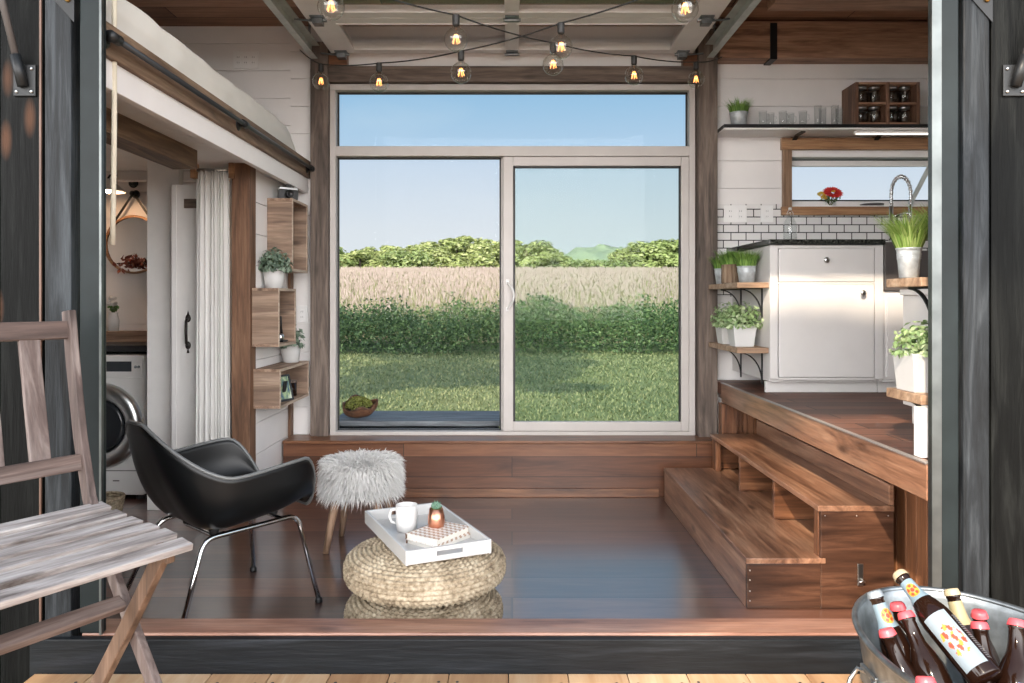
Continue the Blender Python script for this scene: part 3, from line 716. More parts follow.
MB().tube([(-.012, -.004, .018), (-.010, -.02, .022), (.010, -.02, .022), (.012, -.004, .018)], .004, 8).build('hook', M['steel'], op)
# storage doors behind, under the platform
def storage_door(y0, y1, label):
    d = thing('storage_door', label, 'cabinet door', (1.645, y0, 0.06))
    w = y1-y0; h = .50
    mb = MB(); n = 8
    for k in range(n): mb.box(-.008, .006, .05+k*(w-.1)/n+.002, .05+(k+1)*(w-.1)/n-.002, .05, h-.05)
    mb.build('beadboard', M['postZ2'], d, .003)
    mb = MB(); mb.box(-.016, .012, 0, w, h-.055, h); mb.box(-.016, .012, 0, w, 0, .05); mb.box(-.016, .012, 0, .05, .05, h-.055); mb.box(-.016, .012, w-.05, w, .05, h-.055)
    mb.build('door_frame', M['walY'], d, .003)
    mb = MB(); mb.sphere((-.03, .08, .19), .018, 12, 8); mb.tube([(-.02, .08, .19), (0, .08, .19)], .008); mb.build('knob', M['iron'], d)
    return d
M['postZ2'] = wood('door_beadboard', (0.10, 0.040, 0.018), (0.25, 0.105, 0.048), (0.38, 0.18, 0.085), 'Z', rough=0.45)
for a, b, l in ((2.66, 3.40, 'walnut beadboard storage door under the platform, nearest the doorway beside the stairs end'), (3.42, 4.15, 'walnut beadboard storage door under the platform behind the middle of the stairs'), (4.17, 4.91, 'walnut beadboard storage door under the platform behind the far end of the stairs')):
    storage_door(a, b, l)

# ---------------------------------------------------------------- black armchair
AC = Vector((-1.195, 3.235, 0)); af = Vector((.68, .733, 0)).normalized(); ang = math.atan2(af.y, af.x)
ch = thing('armchair', 'black moulded shell armchair on a chrome tube base', 'armchair', AC, ang)
# local: +x forward, +y to the sitter's left
def lerp(a, b, t): return a+(b-a)*t
def sstep(a, b, x):
    t = max(0, min(1, (x-a)/(b-a))); return t*t*(3-2*t)
def shell_pt(u, v):
    th = 2*math.pi*u                      # 0 = front
    c, s = math.cos(th), math.sin(th); ath = abs((th+math.pi) % (2*math.pi) - math.pi)
    back = sstep(2.0, 2.95, ath); front = 1-sstep(.38, 1.05, ath)
    n = 3.2; k = (abs(c)**n + abs(s)**n)**(-1/n)
    Rx = .285 if c > 0 else .30; Ry = .325
    ex, ey = c*k*Rx, s*k*Ry
    rim = lerp(lerp(.598+.030*(1-sstep(1.0, 2.1, ath)), .80, back), .385, front)
    z0 = .402
    # profile: pan out to the wall, then up
    t = v; pb = .80 - .16*back
    if t < .5:
        q = t/.5; rr = pb*q; z = z0 - .022*(1-q*q) + .012*q**3
    else:
        q = (t-.5)/.5; a = q*math.pi/2
        up = (1-math.cos(a))
        z = z0 + .012 + (rim-z0-.012)*(.35*up + .65*q**1.25)
        rr = pb + (1-pb)*(math.sin(min(1, q*(1.35-.45*back))*math.pi/2)) + .05*q*q*(1-front)*(1-.4*back)
    if front > 0 and t > .5: rr += .03*front*((t-.5)/.5)
    z += .13*ex*min(rr, pb)*(1 if t < .5 else 1-(t-.5)/.5)
    x = ex*rr - .07*back*max(0, (t-.5)/.5)**1.3; y = ey*rr
    y *= 1 - .22*back*max(0, (t-.6)/.4)
    return Vector((x, y, z))
MBS = MB(); MBS.grid(shell_pt, 96, 26, closed_u=True)
sh = MBS.build('shell', M['shell'], ch, solid=.009); 
MB().tube([shell_pt(i/96, 1.0) for i in range(96)], .0075, 8, closed=True).build('rim', M['shelledge'], sh)
FZ = .365
for sgn, nm in ((-1, 'right'), (1, 'left')):
    pts = []
    def arc(p0, p1, p2, n=6): return [Vector(p0)*(1-t)**2 + Vector(p1)*2*t*(1-t) + Vector(p2)*t*t for t in [i/n for i in range(n+1)]]
    y = sgn*.20; yf = sgn*.275
    A = Vector((.262, yf, .012)); B = Vector((.205, y, FZ)); Cc = Vector((-.20, y, FZ-.012)); D = Vector((-.335, yf, .012))
    pts = [A] + arc(lerp(A, B, .86), B, lerp(B, Cc, .12)) + arc(lerp(Cc, B, .12), Cc, lerp(Cc, D, .14)) + [D]
    lg = MB().tube(pts, .0105, 12).build('leg', M['chrome'], ch)
    for p in (A, D): MB().lathe([(.014, -.012), (.016, -.008), (.015, .006), (.009, .01)], 14, p).build('glide', M['black_pl'], lg)
mb = MB()
for x in (.14, -.12): mb.tube([(x, -.20, FZ-.004), (x, -.12, FZ-.02+.12*x), (x, .12, FZ-.02+.12*x), (x, .20, FZ-.004)], .008, 8)
mb.build('cross_bar', M['chrome'], ch)
mb = MB()
for x in (.14, -.12):
    for y in (-.12, .12): mb.lathe([(.018, 0), (.018, .012), (.022, .022)], 12, (x, y, FZ-.012+.12*x))
mb.build('shock_mount', M['rubber'], ch)

# ---------------------------------------------------------------- weathered folding deck chair
DC = thing('folding_chair', 'weathered grey brown slatted wooden folding chair on the cedar deck', 'chair', (-.903, 2.095, .075), math.atan2(-.53, .85))
M['slatY'] = wood('weathered_slat', (0.07, 0.052, 0.045), (0.33, 0.295, 0.28), (0.54, 0.51, 0.495), 'Y', 1.5, rough=.7, bump=.5)
M['wornX'] = wood('worn_paint', (0.040, 0.025, 0.021), (0.12, 0.085, 0.075), (0.29, 0.24, 0.22), 'Z', .8, rough=.65, bump=.5)
M['wornY'] = wood('worn_paint_rail', (0.042, 0.026, 0.021), (0.13, 0.088, 0.074), (0.29, 0.235, 0.215), 'Y', .9, rough=.65, bump=.5)
M['tanZ'] = wood('oiled_teak', (0.060, 0.033, 0.020), (0.155, 0.090, 0.056), (0.27, 0.175, 0.12), 'Z', .9, rough=.6)
DW = .50
SP = [(-.40, .572), (-.32, .560), (-.24, .552), (-.16, .547), (-.08, .541), (-.006, .526)]
for i, (x, z) in enumerate(SP):
    nx = SP[min(i+1, 5)]; pv = SP[max(i-1, 0)]; a = math.atan2(nx[1]-pv[1], nx[0]-pv[0])
    w = .057 if i < 5 else .052
    MB().box(-w/2, w/2, -DW-.025, .025, -.010, .010, Matrix.Translation((x, 0, z)) @ Matrix.Rotation(-a, 4, 'Y')).build('seat_slat', M['slatY'], DC, .003)
zoff = 0.0
for y in (-.028, -DW+.028):
    MB().bar([(-.45, y, .550), (-.30, y, .528), (-.15, y, .521), (.0, y, .508)], .024, .042, (0, 1, 0)).build('seat_rail', M['tanZ'], DC, .003)
    yo = y + (.026 if y > -.1 else -.026)
    MB().bar([(-.56, yo, 1.165), (-.535, yo, 1.0), (-.495, yo, .78), (-.445, yo, .60), (-.38, yo, .48), (-.20, yo, .23), (-.03, yo, -.0)], .024, .044, (0, 1, 0)).build('back_leg', M['wornX'], DC, .004)
    yi = y
    MB().bar([(-.045, yi, .500), (-.19, yi, .29), (-.40, yi, .0)], .024, .046, (0, 1, 0)).build('front_leg', M['tanZ'], DC, .004)
MB().bar([(-.225, -DW+.03, .335), (-.225, -.03, .335)], .024, .046, (.5, 0, 1)).build('stretcher', M['wornY'], DC, .004)
def bk(z): return lerp(-.445, -.56, (z-.55)/.615) - .005
MB().bar([(bk(1.105), -DW+.01, 1.105), (bk(1.105), -.01, 1.105)], .055, .022, (-.18, 0, 1)).build('top_rail', M['wornY'], DC, .004)
MB().bar([(bk(.705), -DW+.01, .705), (bk(.705), -.01, .705)], .05, .022, (-.18, 0, 1)).build('lower_rail', M['wornY'], DC, .004)
for y in (-.125, -.25, -.375): MB().bar([(bk(.725), y, .725), (bk(1.085), y, 1.085)], .058, .014, (0, 1, 0)).build('back_slat', M['wornX'], DC, .003)
mb = MB()
for y in (-.028+.026+.013,):
    for (x, z) in ((-.205, .245), (-.435, .575), (-.30, .36)): mb.sphere((x, y, z), .008, 10, 6, sc=(1, .5, 1))
mb.build('bolt', M['brass'], DC)

# ---------------------------------------------------------------- sheepskin stool
S0 = Vector((-.785, 4.0, 0)); so = thing('stool', 'round stool covered in long white sheepskin on splayed wooden legs', 'stool', S0)
legm = wood('beech_leg', (0.20, 0.115, 0.07), (0.36, 0.225, 0.145), (0.46, 0.31, 0.215), 'Z', rough=.5)
MB().lathe([(.10, .34), (.155, .345), (.165, .365), (.165, .41), (.145, .435), (.08, .445), (.002, .447)], 32).build('seat', M['linen'], so)
for k in range(4):
    a = math.radians(222 + 90*k); d = Vector((math.cos(a), math.sin(a), 0))
    MB().tube([d*.205 + Vector((0, 0, 0)), d*.165+Vector((0, 0, .19)), d*.12+Vector((0, 0, .345))], [.015, .021, .026], 12).build('leg', legm, so)
rng = random.Random(5); V, F = [], []
for _ in range(15000):
    u = rng.random(); a = rng.uniform(0, 6.283); d = Vector((math.cos(a), math.sin(a), 0))
    if u < .5:
        r = .17*math.sqrt(rng.random()); p = d*r + Vector((0, 0, .435)); n = d*(.35+2.6*(r/.17)**2) + Vector((0, 0, 1.0))
    else:
        p = d*.165 + Vector((0, 0, rng.uniform(.29, .435))); n = d*1.0 + Vector((0, 0, -.15))
    n = (n.normalized() + Vector((rng.gauss(0, .35), rng.gauss(0, .35), rng.gauss(0, .25)))).normalized()
    L = rng.uniform(.055, .10); w = rng.uniform(.0016, .0034); s = n.cross(Vector((rng.gauss(0, 1), rng.gauss(0, 1), rng.gauss(0, 1)))).normalized()
    drop = .55 if u >= .5 else .32
    q1 = p + n*L*.45 + Vector((0, 0, -drop*L*.15)); q2 = p + n*L*.72 + Vector((0, 0, -drop*L*.75)) + d*.004
    i = len(V); V += [tuple(p-s*w), tuple(p+s*w), tuple(q1+s*w*.9), tuple(q1-s*w*.9), tuple(q2)]; F += [(i, i+1, i+2, i+3), (i+3, i+2, i+4)]
M['fur'] = foliage('sheepskin', [(0.62, 0.61, 0.59), (0.74, 0.73, 0.71), (0.80, 0.79, 0.78)], .8, .25)
tag(soup('fur_cover', M['fur'], V, F, so), kind='stuff')

# ---------------------------------------------------------------- woven poufs
def braid_mat():
    t = NT('braided_seagrass'); f = t.noise(t.mapped((60, 60, 60)), 1, 3); g = t.noise(t.mapped((9, 9, 9)), 1, 3)
    c = t.ramp(t.math('ADD', t.math('MULTIPLY', f, .6), t.math('MULTIPLY', g, .4)), [(0.34, (0.10, 0.070, 0.042)), (0.48, (0.28, 0.22, 0.145)), (0.64, (0.46, 0.39, 0.285))])
    t.bump(f, .4, .003); return t.set(c, .85)
M['braid'] = braid_mat()
def pouf(label, c, R, h, group):
    # coils of flat braid wound around a fat disc
    prof = []; N = 220; path = []
    for i in range(N+1):
        t = i/N; a = math.pi*(t-.5)         # bottom -> top
        x = R*(abs(math.cos(a))**.62); z = h/2 + h/2*math.copysign(abs(math.sin(a))**.72, math.sin(a)); path.append((x, z))
    L = [0]
    for a, b in zip(path, path[1:]): L.append(L[-1]+math.hypot(b[0]-a[0], b[1]-a[1]))
    tot = L[-1]; coils = round(tot/.0185); vs = []; fs = []; seg = 420; rows = coils*7
    import bisect
    RM = []
    for q in range(coils+1):
        k = min(max(bisect.bisect_left(L, tot*min(1, (q+.5)/coils)), 1), N); RM.append(max(8, round(path[k][0]*2*math.pi/.023)))
    for j in range(rows+1):
        s = tot*j/rows; k = min(max(bisect.bisect_left(L, s), 1), N); t = (s-L[k-1])/max(1e-9, L[k]-L[k-1])
        r = lerp(path[k-1][0], path[k][0], t); z = lerp(path[k-1][1], path[k][1], t)
        dx, dz = path[k][0]-path[k-1][0], path[k][1]-path[k-1][1]; l = math.hypot(dx, dz); nx, nz = dz/l, -dx/l
        ph = (j/7.0) % 1.0; idx = int(j/7.0)
        for i in range(seg):
            w = 2*math.pi*i/seg
            plait = math.sin(w*RM[min(idx, coils)] + abs(ph-.5)*4.2 + idx*1.3)
            d = .0075*math.sin(math.pi*ph)**.8*(1+.42*plait) - .004
            vs.append(Vector((math.cos(w)*(r+nx*d), math.sin(w)*(r+nx*d), z+nz*d)))
    for j in range(rows):
        for i in range(seg):
            i2 = (i+1) % seg; fs.append((j*seg+i, j*seg+i2, (j+1)*seg+i2, (j+1)*seg+i))
    mb = MB(); mb.add(vs, fs, None, True); o = mb.build('pouf', M['braid'], normals=False); o.location = c
    return tag(o, label, 'pouf', group)
PC = Vector((-.337, 2.955, 0))
pouf('braided seagrass pouf standing on the floor, under the other pouf', PC, .298, .165, 'stacked seagrass poufs')
pouf('braided seagrass pouf carrying the white tray, upper of the two', PC+Vector((0.004, .0, .171)), .305, .168, 'stacked seagrass poufs')
TZ = .3425
tr = thing('serving_tray', 'white rectangular serving tray with cut out handles on the upper pouf', 'tray', (-.345, 3.015, TZ), math.radians(25))
a, b, H, w = .158, .285, .052, .011     # half short (x), half long (y)
mb = MB(); mb.box(-a, a, -b, b, 0, .008); mb.build('base', M['traywhite'], tr, .002)
for s in (-1, 1): MB().box(s*a-w/2, s*a+w/2, -b-.003, b+.003, 0, H).build('side', M['traywhite'], tr, .002)
for s in (-1, 1):
    mb = MB(); y0, y1 = s*b-w/2, s*b+w/2
    x0, x1 = -a+w/2, a-w/2
    mb.box(x0, x1, y0, y1, .0085, .021); mb.box(x0, x1, y0, y1, .038, H); mb.box(x0, -.05, y0, y1, .021, .038); mb.box(.05, x1, y0, y1, .021, .038)
    mb.build('handle_end', M['traywhite'], tr)
def on_tray(x, y, z=0.008):
    q = Matrix.Rotation(math.radians(25), 3, 'Z') @ Vector((x, y, 0)); return Vector((-.345, 3.015, TZ+z)) + q
def chevron():
    t = NT('chevron_cover'); sp = t.n('ShaderNodeSeparateXYZ'); t.l(t.coord(), sp.inputs[0])
    zig = t.math('PINGPONG', sp.outputs[0], .011); v = t.math('ADD', sp.outputs[1], zig)
    f = t.math('FRACT', t.math('DIVIDE', v, .026)); c = t.ramp(f, [(0.50, (0.76, 0.73, 0.69)), (0.52, (0.45, 0.31, 0.22))])
    return t.set(c, .5)
M['chev'] = chevron(); M['paper'] = paint('paper_edge', (0.72, 0.69, 0.63), .8)
def notebook(label, x, y, z, rz, group):
    o = thing('notebook', label, 'notebook', on_tray(x, y, z), math.radians(25)+rz, group)
    bx('front_cover', M['chev'], -.075, .075, -.105, .105, .0205, .023, o, .001); bx('back_cover', M['chev'], -.075, .075, -.105, .105, 0, .0025, o, .001)
    bx('pages', M['paper'], -.072, .071, -.101, .101, .0027, .0203, o, 0); bx('spine', paint('brown_spine', (0.16, 0.095, 0.06), .6) if 'brown_spine' not in bpy.data.materials else bpy.data.materials['brown_spine'], -.0775, -.075, -.105, .105, 0, .023, o, 0)
    return o
notebook('chevron covered notebook lying on the tray under the other notebook', .035, -.085, .0002, math.radians(-62), 'notebooks on the tray')
notebook('chevron covered notebook under the copper succulent pot', .033, -.078, .0235, math.radians(-58), 'notebooks on the tray')
mg = thing('mug', 'white ceramic mug of milky coffee on the tray', 'mug', on_tray(-.045, .085))
MB().lathe([(.034, 0), (.039, .003), (.0425, .03), (.0435, .105), (.041, .105), (.040, .03), (.03, .012), (.001, .010)], 32).build('cup', M['ceramic'], mg)
MB().tube([(-.042, .004, .085), (-.062, .006, .082), (-.070, .007, .058), (-.062, .006, .034), (-.042, .004, .030)], .0055, 10).build('handle', M['ceramic'], mg)
MB().lathe([(.0405, .085), (.001, .0855)], 28).build('coffee', paint('latte', (0.46, 0.29, 0.235), .35), mg)
su = thing('succulent', 'small green succulent in a copper pot on the notebooks', 'potted plant', on_tray(.038, -.035, .047))
MB().lathe([(.020, 0), (.030, .002), (.0335, .018), (.033, .035), (.026, .072), (.024, .072), (.028, .06), (.001, .060)], 28).build('pot', M['copper'], su)
MB().lathe([(.0255, .063), (.0235, .069), (.001, .071)], 16).build('moss', paint('yellow_moss', (0.24, 0.22, 0.04), .9, vary=.3, scale=200), su)
rng = random.Random(8); mb = MB()
for ring, (n, tilt, L) in enumerate(((7, .95, .028), (6, .6, .032), (4, .25, .034))):
    for k in range(n):
        w = 2*math.pi*k/n + ring*.5; d = Vector((math.cos(w)*math.sin(tilt), math.sin(w)*math.sin(tilt), math.cos(tilt))); p = Vector((0, 0, .068))
        mb.tube([p+d*L*t for t in (0, .35, .7, 1)], [.004, .0075, .0055, .0006], 7)
mb.build('leaves', paint('succulent_leaf', (0.10, 0.19, 0.13), .5, vary=.2, scale=60), su)

# ---------------------------------------------------------------- tub of bottles
TC = Vector((1.105, 1.735, .075)); tub = thing('beverage_tub', 'oval galvanised metal tub full of bottles on the deck', 'tub', TC)
A_, B_ = .275, .405
prof = [(.80, 0), (.82, .004), (.90, .20), (.985, .375), (1.0, .388), (1.012, .394), (1.0, .398), (.985, .392), (.972, .375), (.885, .20), (.80, .03), (.01, .03)]
mb = MB(); mb.lathe([(r, z) for r, z in prof], 72, sx=A_, sy=B_); body = mb.build('body', M['galv'], tub)
MB().tube([(math.cos(w)*A_*1.004, math.sin(w)*B_*1.004, .394) for w in [2*math.pi*k/72 for k in range(72)]], .008, 8, closed=True).build('rolled_rim', M['galv'], tub)
# bail handle at the end facing left
hp = []; base = Vector((-.262, .075, .30))
hn = thing  # (name kept short below)
plate = MB(); plate.box(-.268, -.258, .035, .115, .285, .325); plate.build('handle_plate', M['galv'], tub, .003)
pts = [Vector((-.272, .035, .31)), Vector((-.288, .032, .285)), Vector((-.305, .035, .235)), Vector((-.312, .055, .205)), Vector((-.314, .075, .20)), Vector((-.312, .095, .205)), Vector((-.305, .115, .235)), Vector((-.288, .118, .285)), Vector((-.272, .115, .31)), Vector((-.264, .095, .312)), Vector((-.262, .075, .312)), Vector((-.264, .055, .312))]
MB().tube(pts, .0055, 8, closed=True).build('ring_handle', M['steel'], tub)
# ice
rng = random.Random(3); mb = MB()
for _ in range(150):
    a = rng.uniform(0, 6.283); r = math.sqrt(rng.random())*.74
    p = Vector((math.cos(a)*A_*r, math.sin(a)*B_*r, rng.uniform(.10, .20))) + TC
    mb.box(-.02, .02, -.018, .018, -.016, .016, Matrix.Translation(p) @ Matrix.Rotation(rng.uniform(0, 3), 4, 'Z') @ Matrix.Rotation(rng.uniform(0, 3), 4, 'X'))
ice = mb.build('ice_cubes', paint('ice', (0.62, 0.68, 0.72), .12, **{'Transmission Weight': .5}), bevel=.004)
tag(ice, 'ice cubes between the bottles in the galvanised tub', 'ice', kind='stuff')
M['brown'] = paint('brown_glass', (0.012, 0.005, 0.003), .07, vary=.05, **{'Specular IOR Level': .38})
M['cap_pink'] = paint('pink_cap', (0.66, 0.085, 0.105), .35); M['cap_cream'] = paint('cream_cap', (0.40, 0.335, 0.22), .4); M['cap_grey'] = paint('grey_cap', (0.26, 0.30, 0.335), .35, .3)
M['lab_blue'] = paint('pale_blue_label', (0.165, 0.235, 0.285), .5); M['lab_cream'] = paint('cream_label', (0.30, 0.26, 0.145), .5); M['lab_white'] = paint('white_label', (0.20, 0.245, 0.28), .5)
M['lab_navy'] = paint('navy_label', (0.06, 0.10, 0.30), .5)
M['emb_r'] = paint('emblem_red', (0.42, 0.04, 0.015), .5); M['emb_y'] = paint('emblem_yellow', (0.52, 0.24, 0.025), .5); M['ink'] = paint('label_ink', (0.12, 0.12, 0.13), .6)
BP = [(.0285, 0), (.0305, .004), (.0305, .125), (.029, .140), (.023, .160), (.0155, .180), (.0138, .195), (.0128, .220), (.0142, .222), (.0142, .228), (.0125, .229), (.0125, .236)]
def rad_at(z):
    for (r0, z0), (r1, z1) in zip(BP, BP[1:]):
        if z0 <= z <= z1: return lerp(r0, r1, (z-z0)/(z1-z0))
    return .012
def patch(z0, z1, a0, a1, off=.0006, n=14, m=8, shape=None):
    """a curved sticker on the bottle between heights and angles; shape(u,v) in 0..1 keeps or drops a cell"""
    mb = MB(); vs = []; fs = []
    for j in range(m+1):
        z = lerp(z0, z1, j/m)
        for i in range(n+1):
            w = lerp(a0, a1, i/n); r = rad_at(z)+off; vs.append(Vector((math.cos(w)*r, math.sin(w)*r, z)))
    for j in range(m):
        for i in range(n):
            if shape and not shape((i+.5)/n*2-1, (j+.5)/m*2-1): continue
            k = j*(n+1)+i; fs.append((k, k+1, k+n+2, k+n+1))
    return mb.add(vs, fs, None, True)
def bottle(label, cap_p, base_p, cap, neck=None, body=None, emblem=None, spin=0.0):
    cap_p, base_p = Vector(cap_p), Vector(base_p); d = (cap_p-base_p).normalized()
    o = thing('beer_bottle', label, 'bottle', cap_p-d*.236*1.2); o.scale = (1.2,)*3
    # turn the bottle so that its -y side faces the camera
    z = d; x = Vector((0, -1, 0)).cross(z).normalized(); y = z.cross(x).normalized()
    x, y = x*math.cos(spin)+y*math.sin(spin), y*math.cos(spin)-x*math.sin(spin)
    R = Matrix((x, y, z)).transposed(); o.rotation_mode = 'QUATERNION'; o.rotation_quaternion = R.to_quaternion()
    gl = MB().lathe(BP, 28).build('glass', M['brown'], o)
    mb = MB(); seg = 42; vs = []
    for (r, zz, cr) in ((.0158, .2255, 1), (.0152, .231, .6), (.0140, .2365, 0), (.0125, .2385, 0), (.001, .239, 0)):
        for k in range(seg):
            w = 2*math.pi*k/seg; q = r*(1+.05*cr*math.cos(21*w)); vs.append(Vector((math.cos(w)*q, math.sin(w)*q, zz)))
    fs = [(j*seg+k, j*seg+(k+1) % seg, (j+1)*seg+(k+1) % seg, (j+1)*seg+k) for j in range(4) for k in range(seg)]
    mb.add(vs, fs, None, True); mb.build('cap', cap, o)
    F_ = math.pi/2     # +y local faces the viewer
    if neck:
        nl = patch(.168, .214, 0, 2*math.pi, .0006, 32, 8).build('neck_label', neck, o)
        if emblem:
            patch(.176, .204, F_-.75, F_+.75, .0012, 22, 22, lambda u, v: u*u+v*v < 1 and u*u+v*v > .12).build('emblem', M['emb_y'], nl)
            patch(.176, .204, F_-.75, F_+.75, .0016, 26, 26, lambda u, v: abs(math.hypot(u, v)-.66) < .20 and math.sin(5*math.atan2(v, u)) > -.2 or math.hypot(u, v) < .3).build('emblem', M['emb_r'], nl)
    if body:
        bl = patch(.018, .128, F_-.80, F_+.80, .0006, 20, 6).build('body_label', body, o)
        if emblem:
            patch(.045, .10, F_-.62, F_+.62, .0012, 20, 20, lambda u, v: math.sin(7*u+3*v)*math.cos(5*v-2*u) > .25 and u*u+v*v < 1).build('emblem', M['emb_r'], bl)
            patch(.04, .105, F_-.62, F_+.62, .0010, 20, 20, lambda u, v: math.cos(6*u-4*v)*math.sin(6*v+u) > .45 and u*u+v*v < 1).build('emblem', M['emb_y'], bl)
            patch(.024, .116, F_+.95, F_+1.45, .0012, 6, 44, lambda u, v: int((v+1)*22) % 2 == 0).build('barcode', M['ink'], bl)
    return o
def cp(x, y, Y): return P(x, y, Y)
bottle('brown beer bottle with a grey cap and pale blue neck label bearing a red emblem', cp(874, 592, 1.86), cp(902, 660, 1.80), M['cap_grey'], M['lab_blue'], None, True, .15)
bottle('brown beer bottle leaning across the tub on top with a long pale label', cp(899, 574, 1.88), cp(975, 665, 1.68), M['cap_cream'], M['lab_blue'], M['lab_white'], True, -.25)
bottle('brown beer bottle with a cream cap and cream neck label', cp(951, 590, 1.93), cp(972, 655, 1.87), M['cap_cream'], M['lab_cream'])
bottle('brown beer bottle with a pink cap just below the pale blue label bottle', cp(886, 630, 1.78), cp(932, 742, 1.70), M['cap_pink'])
bottle('brown beer bottle with a pink cap between the blue neck label and the leaning bottle', cp(905, 613, 1.80), cp(946, 710, 1.69), M['cap_pink'])
bottle('brown beer bottle with a pink cap half hidden behind the leaning bottle', cp(897, 604, 1.95), cp(912, 660, 1.93), M['cap_pink'])
bottle('brown beer bottle with a pink cap beside the cream capped one', cp(979, 623, 1.76), cp(992, 700, 1.70), M['cap_pink'])
bottle('brown beer bottle with a pink cap at the back wall of the tub', cp(979, 612, 1.92), cp(985, 670, 1.92), M['cap_pink'])
bottle('brown beer bottle with a pink cap and a navy label', cp(1017, 621, 1.72), cp(1015, 700, 1.66), M['cap_pink'], None, M['lab_navy'], None, .3)
bottle('brown beer bottle with a pink cap nearest the front rim of the tub', cp(925, 678, 1.53), cp(940, 770, 1.47), M['cap_pink'])
# ---------------------------------------------------------------- kitchen units
KZ = .735
cabn = thing('kitchen_cabinet', 'white base cabinet with a drawer over a door, on the kitchen platform', 'cabinet', (1.80, 4.80, KZ))
def cb(name, mat, x0, x1, y0, y1, z0, z1, parent=cabn, bev=.003): return MB().box(x0-1.80, x1-1.80, y0-4.80, y1-4.80, z0-KZ, z1-KZ).build(name, mat, parent, bev)
CX0, CX1, CF = 1.487, 2.14, 4.425
cb('side_panel', M['cab'], CX0, CX0+.02, CF+.02, 5.185, KZ+.07, 1.592); cb('side_panel', M['cab'], CX1-.02, CX1, CF+.02, 5.185, KZ+.07, 1.592)
mb = MB(); ff = [(CX0, CX0+.045, .82, 1.592), (CX1-.05, CX1, .82, 1.592), (CX0+.045, CX1-.05, 1.575, 1.592), (CX0+.045, CX1-.05, 1.368, 1.378), (CX0+.045, CX1-.05, .815, .828)]
for x0, x1, z0, z1 in ff: mb.box(x0-1.80, x1-1.80, CF-4.80, CF+.02-4.80, z0-KZ, z1-KZ)
mb.build('face_frame', M['cab'], cabn, .002)
cb('carcass', M['cab'], CX0+.02, CX1-.02, CF+.03, 5.18, .80, 1.585)
cb('toe_kick', M['cab'], CX0+.0, CX1, 4.50, 4.53, KZ, .80)
dr = cb('drawer', M['cab'], CX0+.050, CX1-.055, CF-.004, CF+.02, 1.381, 1.573)
dd = cb('door', M['cab'], CX0+.050, CX1-.055, CF-.004, CF+.02, .832, 1.366)
def knob(x, z, parent):
    mb = MB(); mb.lathe([(.008, 0), (.006, .012), (.016, .020), (.017, .026), (.010, .031), (.001, .032)], 16, M=Matrix.Translation((x-1.80, CF-.004-4.80, z-KZ)) @ Matrix.Rotation(math.pi/2, 4, 'X'))
    mb.build('knob', M['steel'], parent)
knob(1.802, 1.505, dr); knob(2.012, 1.315, dd)
sc_ = thing('sink_cabinet', 'white sink base cabinet right of the drawer cabinet', 'cabinet', (2.30, 4.8, KZ))
def sk(name, mat, x0, x1, y0, y1, z0, z1, bev=.003): return MB().box(x0-2.30, x1-2.30, y0-4.8, y1-4.8, z0-KZ, z1-KZ).build(name, mat, sc_, bev)
sk('toe_kick', M['cab'], 2.143, 2.60, 4.50, 4.53, KZ, .80); sk('carcass', M['cab'], 2.143, 2.60, CF+.02, 5.18, .80, 1.325); sk('door', M['cab'], 2.160, 2.262, CF, CF+.02, .832, 1.30); sk('face_frame', M['cab'], 2.143, 2.60, CF+.012, CF+.025, .815, 1.325)
snk = thing('sink', 'dark grey apron front sink beside the white drawer cabinet', 'sink', (2.5, 4.75, 1.325))
mb = MB(); mb.prism([(-.355, .004), (-.355, .285), (-.30, .285), (-.22, .235), (.60, .235), (.60, .004)], -.33, -.29, 'Y'); mb.build('apron', M['dgrey'], snk, .004)
mb = MB(); mb.box(-.355, -.32, -.29, .42, .004, .235); mb.box(.55, .60, -.29, .42, .004, .235); mb.box(-.32, .55, .06, .42, .004, .235); mb.box(-.32, .55, -.29, .06, .004, .02); mb.build('basin', M['dgrey'], snk, .003)
ct = MB().prism([(1.447, 5.186), (1.452, 4.97), (1.475, 4.40), (2.142, 4.40), (2.142, 5.186)], 1.5945, 1.624, 'Z').build('countertop', M['granite'], bevel=.004)
tag(ct, 'black speckled granite countertop on the white drawer cabinet', 'countertop')
fa = thing('faucet', 'tall chrome spring neck kitchen faucet behind the sink', 'faucet', (2.40, 4.86, 1.5605)); fa.scale = (1, 1, 1.29)
MB().lathe([(.028, 0), (.028, .008), (.016, .012), (.016, .10), (.012, .105), (.012, .24)], 18).build('base', M['steel'], fa)
mb = MB(); pts = [Vector((0, 0, .24 + .02*i)) for i in range(4)] + [Vector((.062-.062*math.cos(t), 0, .30 + .085*math.sin(t))) for t in [math.pi*i/16 for i in range(17)]] + [Vector((.124, 0, .28)), Vector((.122, 0, .25))]
mb.tube(pts, .007, 8)
# spring coil
cl = []; 
for i in range(len(pts)-1): 
    for k in range(8): cl.append(pts[i].lerp(pts[i+1], k/8))
co = []
for i, p in enumerate(cl):
    t = (cl[min(i+1, len(cl)-1)]-cl[max(i-1, 0)]).normalized(); a = t.cross(Vector((0, 1, 0))).normalized(); b = Vector((0, 1, 0)); w = i*1.9
    co.append(p + (a*math.cos(w)+b*math.sin(w))*.0105)
mb.tube(co, .0028, 6); mb.build('spring_neck', M['chrome'], fa)
MB().tube([(.122, 0, .25), (.12, 0, .20), (.118, -.005, .15), (.10, -.01, .115), (.06, -.015, .098)], [.010, .012, .016, .026, .020], 12).build('spray_head', M['chrome'], fa)
MB().tube([(0, 0, .185), (.06, 0, .20), (.12, 0, .21)], .005, 8).build('holder_arm', M['chrome'], fa)
MB().tube([(0, 0, .07), (-.02, -.02, .075), (-.02, -.06, .10)], .006, 8).build('lever', M['chrome'], fa)
